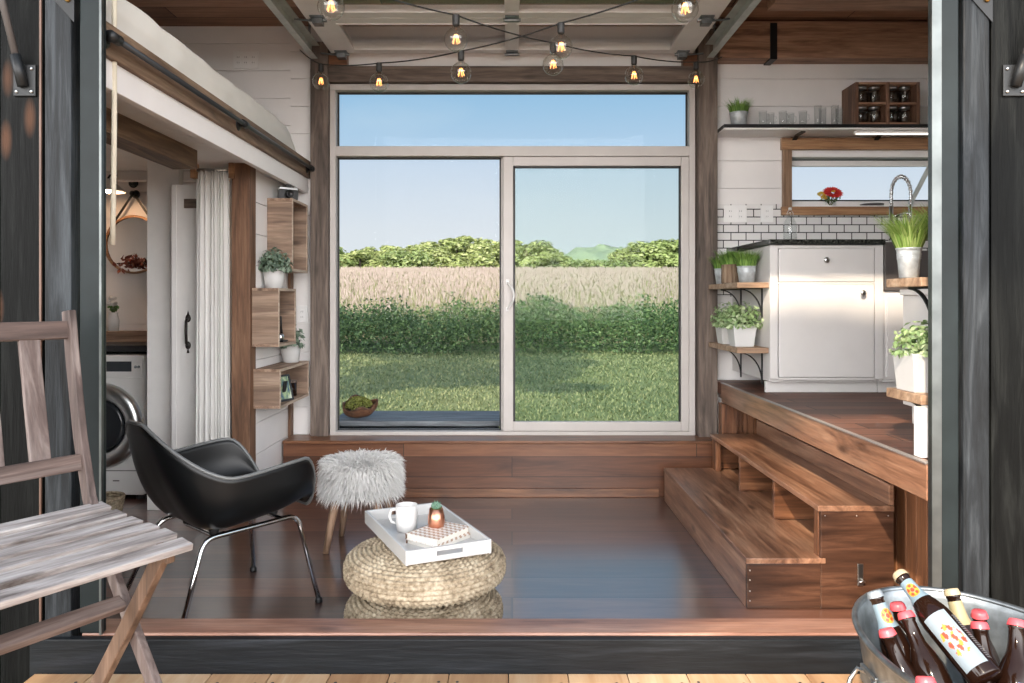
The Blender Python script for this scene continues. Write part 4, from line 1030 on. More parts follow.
# cabinet by the doorway and its shelves
pc = thing('pantry_cabinet', 'pale grey white cabinet side behind the doorway shelves', 'cabinet', (2.0, 3.0, KZ))
MB().box(-.275, .35, -.33, .39, .08, .56).build('carcass', M['cab'], pc, .003); MB().box(-.25, .35, -.33, .36, 0, .08).build('plinth', M['cab'], pc, .002); MB().box(-.285, .36, -.34, .40, .56, .585).build('top', M['cab'], pc, .003)

def bracket(parent, p, d, L=.13, Hh=.17):
    """black iron bracket: vertical strap at p down, horizontal strap along d, curved brace"""
    p = Vector(p); d = Vector(d); s = d.cross(Vector((0, 0, 1)))
    mb = MB(); mb.bar([p, p+Vector((0, 0, -Hh))], .016, .006, s); mb.bar([p+Vector((0, 0, -.003)), p+d*L+Vector((0, 0, -.003))], .016, .006, s)
    mb.bar([p + d*L*(1-math.sin(t)) * .98 + Vector((0, 0, -Hh*.92*(1-math.cos(t)) - .006)) for t in [math.pi/2*i/10 for i in range(11)]], .014, .006, s)
    return mb.build('bracket', M['iron'], parent)
def shelf(label, x0, x1, y0, y1, z, th, mat, brs, group=None):
    o = thing('wall_shelf', label, 'shelf', ((x0+x1)/2, (y0+y1)/2, z-th), group=group); c = Vector(o.location)
    MB().box(x0-c.x, x1-c.x, y0-c.y, y1-c.y, 0, th).build('shelf_board', mat, o, .003)
    for p, d, L, Hh in brs: bracket(o, Vector(p)-c, d, L, Hh)
    return o
M['shelfY'] = wood('reclaimed_shelf', (0.20, 0.115, 0.068), (0.40, 0.26, 0.165), (0.55, 0.41, 0.29), 'X', .8, rough=.6)
shelf('upper wooden corner shelf left of the white cabinet, holding the grass pots', 1.30, 1.485, 4.44, 5.08, 1.378, .032, M['shelfY'], [((1.484, 4.56, 1.346), (-1, 0, 0), .13, .19), ((1.484, 4.98, 1.346), (-1, 0, 0), .13, .19)])
shelf('lower wooden corner shelf left of the white cabinet, holding two white planters', 1.30, 1.485, 4.44, 5.08, .999, .032, M['shelfY'], [((1.484, 4.56, .967), (-1, 0, 0), .13, .19), ((1.484, 4.98, .967), (-1, 0, 0), .13, .19)])
shelf('upper wooden shelf inside the doorway edge, holding the bucket of grass', 1.42, 1.70, 2.667, 2.915, 1.353, .032, M['shelfY'], [((1.47, 2.668, 1.321), (0, 1, 0), .17, .20)])
shelf('lower wooden shelf inside the doorway edge, holding a white planter', 1.42, 1.70, 2.667, 2.915, .942, .034, M['shelfY'], [((1.47, 2.668, .908), (0, 1, 0), .17, .17)])

# ---------------------------------------------------------------- plants
def grass_in(parent, z, r, h, n, seed, mat, w=.006, lean=.35):
    rng = random.Random(seed); V, F = [], []
    for _ in range(n):
        a = rng.uniform(0, 6.283); q = r*math.sqrt(rng.random()); blade(V, F, (math.cos(a)*q, math.sin(a)*q, z), h*rng.uniform(.6, 1.1), w, rng, lean*(.3+q/r), .5, a+rng.gauss(0, .5))
    return soup('grass_blades', mat, V, F, parent)
def leaves_in(parent, z, rx, ry, h, n, size, seed, mat):
    rng = random.Random(seed); V, F = [], []
    for _ in range(n):
        d = Vector((rng.gauss(0, 1), rng.gauss(0, 1), rng.gauss(.3, .8))).normalized(); q = rng.uniform(.45, 1.05); p = Vector((d.x*rx*q, d.y*ry*q, z + max(-.01, d.z)*h*q*.95 + .01))
        if d.z < 0: p.z = z - rng.random()*h*.15
        leaf(V, F, p, size*rng.uniform(.7, 1.25), rng, d+Vector((rng.gauss(0, .5), rng.gauss(0, .5), rng.gauss(.4, .5))), .62)
    o = soup('leaves', mat, V, F, parent)
    mb = MB()
    for k in range(7):
        a = k*.9+seed; mb.tube([(0.2*rx*math.cos(a), .2*ry*math.sin(a), z-.02), (.55*rx*math.cos(a), .55*ry*math.sin(a), z+h*.4), (.7*rx*math.cos(a), .7*ry*math.sin(a), z+h*.75)], [.003, .0025, .001], 5)
    mb.build('stems', M['stem'], parent); return o
M['stem'] = paint('plant_stem', (0.10, 0.16, 0.05), .6)
def round_pot(parent, r0, r1, h, mat, ribs=False):
    pr = [(r0*.9, 0), (r0, .002), (lerp(r0, r1, .6), h*.6)]
    if ribs:
        for k in range(3): z = h*(.64+.07*k); q = lerp(r0, r1, z/h); pr += [(q+.0015, z), (q+.0015, z+h*.02), (q, z+h*.035)]
    pr += [(r1, h*.94), (r1+.003, h*.96), (r1+.003, h), (r1-.002, h), (r1-.004, h*.85), (.001, h*.85)]
    o = MB().lathe(pr, 32).build('pot', mat, parent)
    MB().lathe([(r1-.004, h*.86), (.001, h*.88)], 20).build('soil', M['soil'], parent); return o
def square_pot(parent, wx, wy, h, taper=.78):
    mb = MB(); t = taper
    def ring(k, z): return [Vector((-wx/2*k, -wy/2*k, z)), Vector((wx/2*k, -wy/2*k, z)), Vector((wx/2*k, wy/2*k, z)), Vector((-wx/2*k, wy/2*k, z))]
    vs = ring(t, 0)+ring(1, h)+ring(.93, h)+ring(.88, h*.82); fs = [(3, 2, 1, 0)]
    for j in range(3):
        for i in range(4): fs.append((4*j+i, 4*j+(i+1) % 4, 4*j+4+(i+1) % 4, 4*j+4+i))
    fs.append((12, 13, 14, 15)); mb.add(vs, fs); o = mb.build('pot', M['pot'], parent, .004)
    MB().box(-wx*.43, wx*.43, -wy*.43, wy*.43, h*.825, h*.86).build('soil', M['soil'], parent); return o
def twine_pot(parent, r, h):
    mb = MB(); n = int(h/.006); pts = []
    for k in range(n*16): w = 2*math.pi*k/16; pts.append((math.cos(w)*r, math.sin(w)*r, .003+.006*k/16))
    mb.tube(pts, .0036, 6); o = mb.build('twine_wrap', M['twine'], parent)
    MB().lathe([(r*.9, 0), (r-.002, .001), (r-.001, h), (r-.006, h), (r-.006, h*.85), (.001, h*.86)], 24).build('pot', M['soil'], parent); return o
M['twine'] = wood('twine', (0.09, 0.055, 0.035), (0.24, 0.16, 0.105), (0.40, 0.30, 0.21), 'Z', 3, rough=.9, knots=False)
us, ls = 1.3785, .9995
p = thing('grass_plant', 'galvanised pot of grass on the upper corner shelf, nearest the cabinet', 'potted plant', (1.405, 4.60, us)); round_pot(p, .044, .056, .10, M['galvpot'], True); grass_in(p, .085, .05, .115, 420, 1, M['blade'], .005)
p = thing('grass_plant', 'twine wrapped pot of grass on the upper corner shelf', 'potted plant', (1.368, 4.80, us)); twine_pot(p, .056, .118); grass_in(p, .10, .048, .12, 420, 2, M['blade'], .005)
p = thing('grass_plant', 'galvanised pot of grass on the upper corner shelf, behind the twine pot by the post', 'potted plant', (1.362, 4.96, us)); round_pot(p, .042, .054, .10, M['galvpot'], True); grass_in(p, .085, .05, .11, 400, 3, M['blade'], .005)
p = thing('leafy_plant', 'white square planter of bushy leaves on the lower corner shelf, nearer the cabinet door', 'potted plant', (1.375, 4.60, ls), 0.0); square_pot(p, .140, .15, .125); leaves_in(p, .13, .125, .11, .13, 620, .030, 4, M['leaf_pale'])
p = thing('leafy_plant', 'white square planter of bushy leaves on the lower corner shelf, beside the timber post', 'potted plant', (1.375, 4.87, ls), 0.0); square_pot(p, .140, .15, .125); leaves_in(p, .13, .11, .12, .13, 600, .030, 5, M['leaf_pale'])
p = thing('grass_plant', 'galvanised bucket of tall bright grass on the shelf by the doorway edge', 'potted plant', (1.447, 2.80, 1.3535)); round_pot(p, .033, .042, .11, M['galvpot'], True); grass_in(p, .09, .036, .155, 520, 6, M['blade_lt'], .0055, .40)
p = thing('grass_plant', 'chunky woven rope pot of grass behind the doorway edge, beside the bucket', 'potted plant', (1.572, 2.785, 1.3535)); twine_pot(p, .05, .14); grass_in(p, .12, .045, .15, 420, 7, M['blade_lt'], .0055, .5)
p = thing('leafy_plant', 'white planter of pale green leaves on the lower shelf by the doorway edge', 'potted plant', (1.505, 2.80, .9425)); square_pot(p, .165, .15, .14, .86); leaves_in(p, .145, .115, .10, .105, 800, .026, 8, M['leaf_pale'])

# ---------------------------------------------------------------- floating shelf and what stands on it
fs_ = thing('floating_shelf', 'long black edged floating shelf over the kitchen window', 'shelf', (2.2, 5.07, 2.378))
SZ = 2.412
MB().box(-.832, .98, -.115, .127, .012, .034).build('shelf_board', M['black_pl'], fs_, .002); MB().box(-.828, .976, -.108, .126, 0, .012).build('underside', M['white'], fs_, .001)
for x in (-.30, .25, .80): MB().bar([(x, .124, .0), (x, .124, -.035), (x, .05, -.004), (x, -.06, -.004)], .03, .008, (1, 0, 0)).build('bracket', M['iron'], fs_, .001)
ld = thing('light_bar', 'lit light bar under the floating shelf', 'lamp', (2.5, 5.0, 2.36)); MB().box(-.27, .6, -.02, .02, -.002, .016).build('housing', M['white'], ld, .002); MB().box(-.26, .59, -.0215, .012, -.005, -.002).build('diffuser', M['led'], ld)
p = thing('grass_plant', 'small galvanised pot of grass on the floating shelf', 'potted plant', (1.485, 5.03, SZ)); round_pot(p, .046, .058, .09, M['galvpot'], True); grass_in(p, .075, .05, .10, 380, 9, M['blade'], .005)
def tumbler(x, y, h, r, kind):
    o = thing('drinking_glass', 'x', 'glass', (x, y, SZ)); MB().lathe([(r*.82, 0), (r*.84, .001), (r, h), (r-.0022, h), (r*.80, .008), (.001, .007)], 20).build('glass_body', M['jar'], o)
    if kind: MB().tube([(r*.93, 0, h*.8), (r+.012, 0, h*.74), (r+.013, 0, h*.4), (r*.9, 0, h*.28)], .004, 6).build('handle', M['jar'], o)
    return o
k = 0
for i, x in enumerate((1.63, 1.695, 1.76, 1.825, 1.89)):
    o = tumbler(x, 4.99+.05*(i % 2), .090, .027, True); o['label'] = 'clear short glass mug in the row beside the grass pot'; o['group'] = 'glass mugs on the floating shelf'
for i, x in enumerate((1.985, 2.04, 2.095, 2.15)):
    o = tumbler(x, 4.985+.06*(i % 2), .125, .0245, False); o['label'] = 'clear tall drinking glass in the row beside the wooden crate'; o['group'] = 'tall glasses on the floating shelf'
cr = thing('wooden_crate', 'dark reclaimed wood crate on its side holding eight jars', 'crate', (2.43, 5.065, SZ))
M['crateZ'] = wood('crate_wood', (0.045, 0.022, 0.014), (0.15, 0.075, 0.045), (0.30, 0.165, 0.105), 'Z', 1, rough=.6, bump=.5)
w, d, h = .208, .10, .275
for x in (-w, -.008, w-.02): MB().box(x, x+.02, -d, d, 0, h).build('side_board', M['crateZ'], cr, .002)
for z in (0.0, .131, h-.014): 
    for a, b in ((-w+.02, -.008), (.012, w-.02)): MB().box(a, b, -d+.004, d, z, z+.014).build('shelf_board', M['beam'], cr, .002)
MB().box(-w, w, d, d+.012, 0, h).build('back_board', M['crateZ'], cr, .002)
def jar(x, z, lab, grp):
    o = thing('glass_jar', lab, 'jar', (2.43+x, 5.035, SZ+z+.0145), 0, grp)
    MB().lathe([(.036, 0), (.040, .004), (.041, .075), (.033, .092), (.033, .104), (.031, .104), (.031, .092), (.038, .075), (.037, .008), (.001, .007)], 20).build('glass_body', M['jar'], o)
    MB().lathe([(.0345, .098), (.0345, .113), (.001, .114)], 20).build('lid', M['steel'], o)
    return o
for z, l, g in ((0.0, 'clear lidded jar in the lower row inside the wooden crate', 'jars in the lower crate row'), (.131, 'clear lidded jar in the upper row inside the wooden crate', 'jars in the upper crate row')):
    for x in (-.142, -.058, .058, .142): jar(x, z, l, g)
# counter things
bt = thing('glass_bottle', 'clear swing top bottle on the granite countertop', 'bottle', (1.72, 4.75, 1.6245))
MB().lathe([(.036, 0), (.040, .003), (.041, .11), (.034, .135), (.016, .165), (.012, .19), (.012, .205), (.014, .207), (.010, .21), (.010, .19), (.038, .10), (.037, .01), (.001, .009)], 24).build('glass_body', M['jar'], bt)
MB().lathe([(.009, .207), (.011, .214), (.008, .224), (.001, .226)], 14).build('stopper', M['ceramic'], bt)
MB().tube([(.013, 0, .20), (.02, 0, .185), (.016, 0, .17), (-.016, 0, .17), (-.02, 0, .185), (-.013, 0, .20), (0, 0, .226)], .0016, 6).build('wire_bail', M['steel'], bt)
fl = thing('flower_vase', 'small glass vase of red and yellow flowers on the kitchen window sill', 'vase', (2.18, 5.255, 1.9175))
MB().lathe([(.030, 0), (.036, .003), (.038, .05), (.034, .05), (.033, .006), (.001, .005)], 20).build('glass_body', M['jar'], fl)
rng = random.Random(12)
def bloom(c, r, mat, nm, n=3, per=16):
    V, F = [], []
    for L in range(n):
        for k in range(per):
            a = 2*math.pi*(k+.5*L)/per; t = .25+.35*L; d = Vector((math.cos(a), math.sin(a)*.95, 0)); q = r*(1-.24*L); i = len(V); s = Vector((-d.y, d.x, 0))*q*.17; b = Vector(c)+Vector((0, 0, .006*L)); up = Vector((0, 0, q*t*.5)); tilt = Vector((0, 0, 0)); i0 = i
            RT = Matrix.Rotation(math.radians(42), 3, 'X'); C0 = Vector(c); V.extend([tuple(C0+RT @ (w_-C0)) for w_ in (b+d*q*.15, b+d*q*.7+s+up*.6, b+d*q+up, b+d*q*.7-s+up*.6)]); F.append((i, i+1, i+2, i+3))
    return soup(nm, mat, V, F, fl)
Mr = foliage('petal_red', [(0.70, 0.03, 0.025), (0.85, 0.07, 0.05)], .6, .4); My = foliage('petal_yellow', [(0.75, 0.50, 0.05), (0.85, 0.65, 0.08)], .6, .4)
bloom((.01, -.01, .088), .072, Mr, 'red_flower', 4, 20); bloom((-.062, 0, .078), .035, My, 'yellow_flower'); bloom((-.055, -.02, .055), .026, My, 'yellow_flower')
MB().sphere((.01, -.024, .100), .014, 12, 8, sc=(1, 1, .5)).build('flower_centre', My, fl)
mb = MB()
for x, z in ((.01, .085), (-.06, .075), (-.05, .05), (.05, .06)): mb.tube([(x*.1, 0, .008), (x*.6, 0, .05), (x, -.008, z)], .0028, 6)
mb.build('stems', M['stem'], fl)
leaves_in(fl, .045, .07, .03, .03, 60, .028, 3, M['leaf'])
ol = MB().lathe([(.055, 0), (.075, .006), (.078, .014), (.06, .012), (.001, .010)], 24, (2.46, 5.25, 1.9175)).build('soap_dish', M['dgrey']); tag(ol, 'dark shallow dish on the kitchen window sill near the faucet', 'dish')
def outlet(label, x, z, w, h, n, Y=5.187, name='outlet'):
    o = thing(name, label, 'outlet', (x, Y, z)); bx('cover_plate', M['plate'], -w/2, w/2, -.006, 0, -h/2, h/2, o, .002)
    for k in range(n):
        cx = (k-(n-1)/2)*w/n*.9; q = bx('socket', M['plate'], cx-.016, cx+.016, -.0085, -.006, -.034, .034, o, .002)
        mb = MB()
        for zz in (-.018, .018):
            for dx in (-.006, .006): mb.box(cx+dx-.001, cx+dx+.001, -.009, -.0084, zz-.005, zz+.005)
        mb.build('slot', M['iron'], q)
    return o
outlet('double white wall outlet on the tiled backsplash next to the timber post', 1.507, 1.858, .155, .115, 2)
outlet('single white wall outlet on the tiled backsplash under the window corner', 1.720, 1.858, .085, .115, 1)
outlet('white triple outlet plate on the wall above the loft bed', -1.80, 2.90, .17, .115, 3, 5.199)

# ---------------------------------------------------------------- left wall boxes
def wall_box(label, y0, y1, z0, z1):
    o = thing('box_shelf', label, 'shelf', (-1.499, (y0+y1)/2, z0)); D = .152; t = .016; a, b = -(y1-y0)/2, (y1-y0)/2; h = z1-z0
    MB().box(0, D, a, a+t, t, h-t).build('side_board', M['boxZ'], o, .002); MB().box(0, D, b-t, b, t, h-t).build('side_board', M['boxZ'], o, .002)
    MB().box(0, D, a, b, h-t, h).build('top_board', M['boxY'], o, .002); MB().box(0, D, a, b, 0, t).build('bottom_board', M['boxY'], o, .002)
    MB().box(0, .01, a+t, b-t, t, h-t).build('back_board', M['boxY'], o, .001)
    mb = MB(); e = .004
    mb.box(D, D+e, a, b, h-t, h); mb.box(D, D+e, a, b, 0, t); mb.box(D, D+e, a, a+t, t, h-t); mb.box(D, D+e, b-t, b, t, h-t); mb.build('front_edge', M['edge'], o)
    return o
M['boxZ'] = wood('box_wood_side', (0.10, 0.062, 0.042), (0.25, 0.165, 0.115), (0.40, 0.29, 0.21), 'X', .8, rough=.65, bump=.4)
M['edge'] = wood('box_edge', (0.30, 0.21, 0.15), (0.48, 0.37, 0.28), (0.60, 0.50, 0.40), 'Y', 1, rough=.6, knots=False)
wall_box('tall reclaimed wood box shelf, topmost on the left wall, with a camera on it', 4.70, 5.05, 1.452, 1.90)
wall_box('square reclaimed wood box shelf in the middle of the left wall', 4.425, 4.775, 1.005, 1.345)
wall_box('long low reclaimed wood box shelf, lowest on the left wall', 4.45, 5.08, .645, .875)
p = thing('leafy_plant', 'white pot of grey green leaves on the middle box shelf', 'potted plant', (-1.425, 4.60, 1.3455)); round_pot(p, .050, .066, .115, M['pot']); leaves_in(p, .12, .105, .10, .115, 420, .036, 21, M['leaf_grey'])
p = thing('leafy_plant', 'white pot of green leaves on the lowest box shelf', 'potted plant', (-1.425, 4.945, .8755)); round_pot(p, .050, .066, .115, M['pot']); leaves_in(p, .12, .085, .085, .12, 330, .036, 22, M['leaf_grey'])
cm = thing('camera', 'vintage black and silver film camera on the top box shelf', 'camera', (-1.40, 4.80, 1.9005), math.radians(35)); del_ = None
bx('body', M['black_pl'], -.06, .06, -.018, .018, .003, .062, cm, .004); bx('top_plate', M['steel'], -.06, .06, -.018, .018, .0625, .078, cm, .003); bx('base_plate', M['steel'], -.06, .06, -.018, .018, 0, .0028, cm, .001)
MB().lathe([(.028, 0), (.028, .018), (.024, .020), (.024, .034), (.019, .034), (.017, .026), (.001, .025)], 22, M=Matrix.Translation((0, -.018, .034)) @ Matrix.Rotation(math.pi/2, 4, 'X')).build('lens', M['black_pl'], cm)
mb = MB(); mb.lathe([(.010, 0), (.010, .008), (.001, .009)], 14, (.042, 0, .078)); mb.lathe([(.008, 0), (.008, .007), (.001, .008)], 14, (-.042, 0, .078)); mb.build('dial', M['steel'], cm); bx('viewfinder', M['black_pl'], -.018, .018, -.017, .015, .0785, .096, cm, .003)
# old flashlight-like gadget in the middle box: a folding stereoscope on its stand
gd = thing('desk_ornament', 'small black metal ornament inside the middle box shelf', 'ornament', (-1.405, 4.665, 1.0215))
MB().box(-.03, .03, -.05, .05, 0, .012).build('base', M['iron'], gd, .003); MB().tube([(0, .03, .012), (0, .01, .08), (.01, -.03, .155)], [.010, .007, .005], 10).build('arm', M['iron'], gd)
MB().lathe([(.018, 0), (.022, .012), (.022, .03), (.012, .04)], 16, (.005, -.025, .012)).build('wheel', M['steel'], gd)
pf = thing('photo_frame', 'black framed small photograph leaning in the lowest box shelf', 'picture frame', (-1.375, 4.66, .6625), math.radians(68))
T = Matrix.Rotation(math.radians(-14), 4, 'X')
mb = MB(); 
for r in ((-.075, .075, 0, .012), (-.075, .075, .148, .16), (-.075, -.062, .012, .148), (.062, .075, .012, .148)): mb.box(r[0], r[1], -.008, .008, r[2], r[3], T)
mb.build('frame', M['black_pl'], pf)
def picture():
    t = NT('framed_picture'); f = t.noise(t.mapped((28, 28, 14)), 1, 3); return t.set(t.ramp(f, [(0.35, (0.06, 0.12, 0.17)), (0.5, (0.30, 0.40, 0.20)), (0.65, (0.62, 0.66, 0.55))]), .15)
MB().box(-.062, .062, -.004, .004, .012, .148, T).build('picture', picture(), pf)
MB().box(-.015, .015, .02, .026, .004, .12, Matrix.Rotation(math.radians(12), 4, 'X')).build('easel_back', M['black_pl'], pf)
bn = thing('candle_jar', 'dark glass jar at the back of the lowest box shelf beside the photograph', 'jar', (-1.42, 4.93, .6615)); MB().lathe([(.034, 0), (.038, .003), (.038, .085), (.034, .085), (.034, .01), (.001, .01)], 20).build('glass_body', M['brown'], bn); MB().lathe([(.039, .085), (.039, .10), (.001, .101)], 20).build('lid', M['oldZ'], bn)
outlet('white switch plate on the back wall beside the left timber post', -1.42, 1.18, .075, .115, 1, 5.199, 'light_switch')

# ---------------------------------------------------------------- curtain, sliding door
cu = thing('curtain', 'white linen curtain hanging beside the wooden post', 'curtain', (-1.715, 4.40, 0))
def cur(u, v):
    x = -.092 + .186*u; z = 2.015 - 1.99*v; a = (u+.05*math.sin(9*u))*math.pi*2*8.5
    return Vector((x*(1+.12*v), .012*math.sin(a)*(1+.3*v) + .007*math.sin(a*.37+v*3), z))
MB().grid(cur, 190, 30).build('drape', M['linen'], cu, solid=.003)
MB().tube([(-.10, 0, 2.02), (.108, 0, 2.02)], .010, 10).build('rod', M['steel'], cu)
for x in (-.118, .100): MB().box(x-.0, x+.03, -.03, .03, 1.97, 2.057).build('rod_block', M['pine'], cu, .003)
bd = thing('sliding_door', 'white sliding bathroom door with a dark pull, left of the curtain', 'door', (-1.925, 4.56, .008))
MB().box(-.085, .095, -.02, .02, 0, 1.95).build('panel', M['offwhite'], bd, .003); MB().box(-.085, -.055, -.028, -.02, 0, 1.95).build('stile', M['offwhite'], bd, .003)
mb = MB(); mb.tube([(.012, -.022, 1.0), (.014, -.055, 1.015), (.014, -.058, 1.08), (.014, -.055, 1.145), (.012, -.022, 1.16)], .008, 10)
for z in (1.0, 1.16): mb.sphere((.012, -.024, z), .017, 12, 8, sc=(1, .45, 1.4)); mb.lathe([(.008, 0), (.001, .03)], 10, (.012, -.024, z+(.015 if z > 1.1 else -.045)))
mb.build('pull_handle', paint('dark_bronze', (0.035, 0.028, 0.026), .4, .5), bd)
MB().box(-.01, .10, -.032, -.021, 1.81, 1.865).build('hanger_strap', M['oldX'], bd, .002)

# ---------------------------------------------------------------- bathroom corner
wm = thing('washing_machine', 'white front loading washing machine under the dark counter', 'washing machine', (-2.645, 4.90, 0))
MB().box(-.30, .30, 0, .50, .03, .925).build('body', M['ceramic'], wm, .012); MB().box(-.29, .29, -.004, .004, .78, .92).build('control_panel', M['ceramic'], wm, .004)
mb = MB(); 
for x in (-.25, .25):
    for y in (.05, .45): mb.lathe([(.025, 0), (.02, .035)], 12, (x, y, 0))
mb.build('foot', M['rubber'], wm)
R90 = Matrix.Rotation(math.pi/2, 4, 'X')
dz = .475; dxc = .02
dm = MB().lathe([(.275, 0), (.275, .02), (.255, .045), (.215, .055), (.185, .045), (.17, .02), (.17, 0)], 48, M=Matrix.Translation((dxc, 0, dz)) @ R90, cap=False).build('door', M['steel'], wm)
MB().lathe([(.172, .018), (.14, .028), (.06, .036), (.001, .038)], 40, M=Matrix.Translation((dxc, 0, dz)) @ R90).build('door_glass', paint('dark_door_glass', (0.02, 0.022, 0.025), .06), dm)
MB().box(.06, .22, -.008, -.004, .82, .885).build('display', paint('display_glass', (0.03, 0.035, 0.04), .15), wm, .002)
MB().lathe([(.032, 0), (.030, .018), (.001, .02)], 24, M=Matrix.Translation((-.02, -.004, .85)) @ R90).build('dial', M['galv'], wm)
for x in (.245, .265): MB().lathe([(.009, 0), (.008, .006), (.001, .007)], 14, M=Matrix.Translation((x, -.004, .85)) @ R90).build('button', M['galv'], wm)
MB().lathe([(.012, 0), (.010, .006), (.001, .007)], 14, M=Matrix.Translation((.03, -.004, .80)) @ R90).build('button', M['galv'], wm)
mb = MB(); mb.box(-.29, .29, -.003, 0, .185, .19); mb.box(.10, .14, -.004, 0, .12, .127); mb.build('seam', M['dgrey'], wm)
o = bx('counter_slab', M['black_pl'], -3.09, -2.225, 4.93, 5.415, .945, .985); tag(o, 'dark counter over the washing machine', 'countertop')
o = bx('wood_ledge', M['boxX'], -3.09, -2.225, 5.30, 5.415, .9855, 1.06); tag(o, 'brown wooden ledge at the wall above the dark counter', 'ledge')
mr = thing('round_mirror', 'round wood framed mirror hanging from a dark strap', 'mirror', (-2.645, 5.375, 1.665))
MB().lathe([(.190, -.012), (.205, -.012), (.205, .012), (.190, .012)], 56, M=R90, cap=False).build('frame', M['pine'], mr)
MB().lathe([(.191, 0), (.190, .0008), (.0005, .0009)], 48, M=R90, smooth=False).build('mirror_glass', paint('mirror', (0.85, 0.86, 0.86), .02, 1.0, vary=0), mr)
mb = MB(); mb.bar([(-.15, -.008, .135), (0, -.008, .36)], .016, .004, (.8, 0, -.6)); mb.bar([(.15, -.008, .135), (0, -.008, .36)], .016, .004, (.8, 0, .6)); mb.build('strap', M['iron'], mr)
hk = thing('wall_hook', 'black iron hook holding the mirror strap', 'hook', (-2.645, 5.40, 2.02)); MB().lathe([(.03, 0), (.02, .02), (.012, .05), (.018, .055), (.001, .06)], 16, M=R90).build('peg', M['iron'], hk)
wf = thing('wall_sconce', 'white enamel sconce lamp on a black arm beside the mirror', 'lamp', (-2.685, 5.10, 1.995))
MB().lathe([(.110, 0), (.102, .012), (.065, .048), (.03, .068), (.026, .085), (.001, .088), (.024, .066), (.06, .044), (.098, .010)], 32, cap=False).build('lamp_shade', M['ceramic'], wf)
MB().tube([(0, 0, .085), (.0, .03, .115), (.01, .14, .13), (.022, .30, .105)], .007, 8).build('arm', M['iron'], wf); MB().sphere((.022, .302, .105), .035, 14, 8, sc=(1, .4, 1)).build('backplate', M['iron'], wf)
MB().sphere((0, 0, .022), .03, 14, 10).build('light_bulb', glow('warm_bulb', (1.0, .62, .36), 110.0), wf)
vf = thing('flower_vase', 'white ribbed vase of white flowers on the wooden ledge beside the mirror', 'vase', (-2.78, 5.355, 1.0605))
MB().lathe([(.03, 0), (.035, .004), (.04, .07), (.03, .12), (.033, .13), (.028, .13), (.001, .11)], 20).build('vase_body', M['ceramic'], vf)
mb = MB(); rng = random.Random(7)
for k in range(4): mb.sphere((rng.uniform(-.02, .05), rng.uniform(-.02, .0), .21+rng.uniform(-.02, .04)), .028, 10, 7, sc=(1, 1, .75))
mb.build('white_flower', M['ceramic'], vf); MB().tube([(0, 0, .12), (.02, -.01, .2)], .004, 6).build('stem', M['stem'], vf); leaves_in(vf, .15, .04, .03, .03, 24, .03, 2, M['leaf'])
df = thing('dried_leaves', 'bunch of dried red brown leaves under the round mirror', 'dried flowers', (-2.64, 5.345, 1.53)); rng = random.Random(2); V, F = [], []
for _ in range(70): leaf(V, F, (rng.gauss(0, .055), rng.gauss(-.005, .006), rng.gauss(.01, .022)), .045, rng)
soup('leaves', foliage('dried_leaf', [(0.06, 0.012, 0.010), (0.16, 0.035, 0.022), (0.28, 0.11, 0.07)]), V, F, df); MB().tube([(-.11, .0, .0), (.0, -.004, .012), (.11, .0, .0)], .004, 6).build('stem', M['bark'], df)
bs = thing('laundry_basket', 'pale woven basket on the floor by the washing machine', 'basket', (-2.42, 4.55, 0))
mb = MB()
for k in range(7): mb.tube([(math.cos(w)*(.09+.003*k), math.sin(w)*(.09+.003*k), .009+.0165*k) for w in [2*math.pi*i/28 for i in range(28)]], .0095, 7, closed=True)
mb.lathe([(.08, .001), (.082, .004), (.001, .006)], 20); mb.build('woven_body', M['twine2'] if 'twine2' in M else M['braid'], bs)

# ---------------------------------------------------------------- loft bed and rail
bq = MB()
def quilt(u, v):
    # u around the cross section (front edge over the top), v along the length
    y = 2.70 + 2.40*v; e = min(1, (1-v)/.10); e = math.sqrt(max(0, 1-(1-e)**2)) if e < 1 else 1
    prof_ = [(-1.47, .0), (-1.445, .05), (-1.435, .12), (-1.45, .19), (-1.52, .235), (-1.75, .25), (-2.2, .25), (-2.9, .24)]
    k = u*(len(prof_)-1); i = min(int(k), len(prof_)-2); f = k-i; x = lerp(prof_[i][0], prof_[i+1][0], f); z = lerp(prof_[i][1], prof_[i+1][1], f)
    n = noise.noise(Vector((x*5, y*5, z*6)))*.006 + noise.noise(Vector((x*14, y*5, z*12)))*.006
    return Vector((x + n*(1 if u < .6 else 0), y, 2.203 + (z + (n if u > .4 else 0))*max(.12, e)))
bq.grid(quilt, 44, 150); qb = bq.build('quilt', M['quilt'], solid=.01, normals=False)
tag(qb, 'pale cream quilt on the loft bed over the bathroom', 'quilt')
gr = thing('loft_rail', 'long black pipe rail fixed along the edge of the loft', 'rail', (-1.330, 2.57, 2.150))
MB().tube([(0, 0, 0), (0, 2.53, 0)], .0105, 14).build('pipe', paint('grey_pipe', (0.05, 0.055, 0.06), .35, .6), gr)
for y in (.0, 1.25, 2.53):
    mb = MB(); mb.tube([(0, y-.03, 0), (0, y+.03, 0)], .018, 12); mb.tube([(0, y, 0), (-.035, y, 0)], .014, 10); mb.lathe([(.034, 0), (.034, .006), (.02, .012)], 16, M=Matrix.Translation((-.0365, y, 0)) @ Matrix.Rotation(math.pi/2, 4, 'Y')); mb.build('flange', M['iron'], gr)
MB().tube([(-1.352, 2.64, 3.0)]+[(-1.354-.004*math.sin(k*.5)-.0036*k, 2.64+.003*k, 2.95-.135*k) for k in range(12)], .009, 8).build('door_rope', M['rope'])
tag(bpy.data.objects['door_rope'], 'cream pull rope hanging at the left edge of the doorway', 'rope')

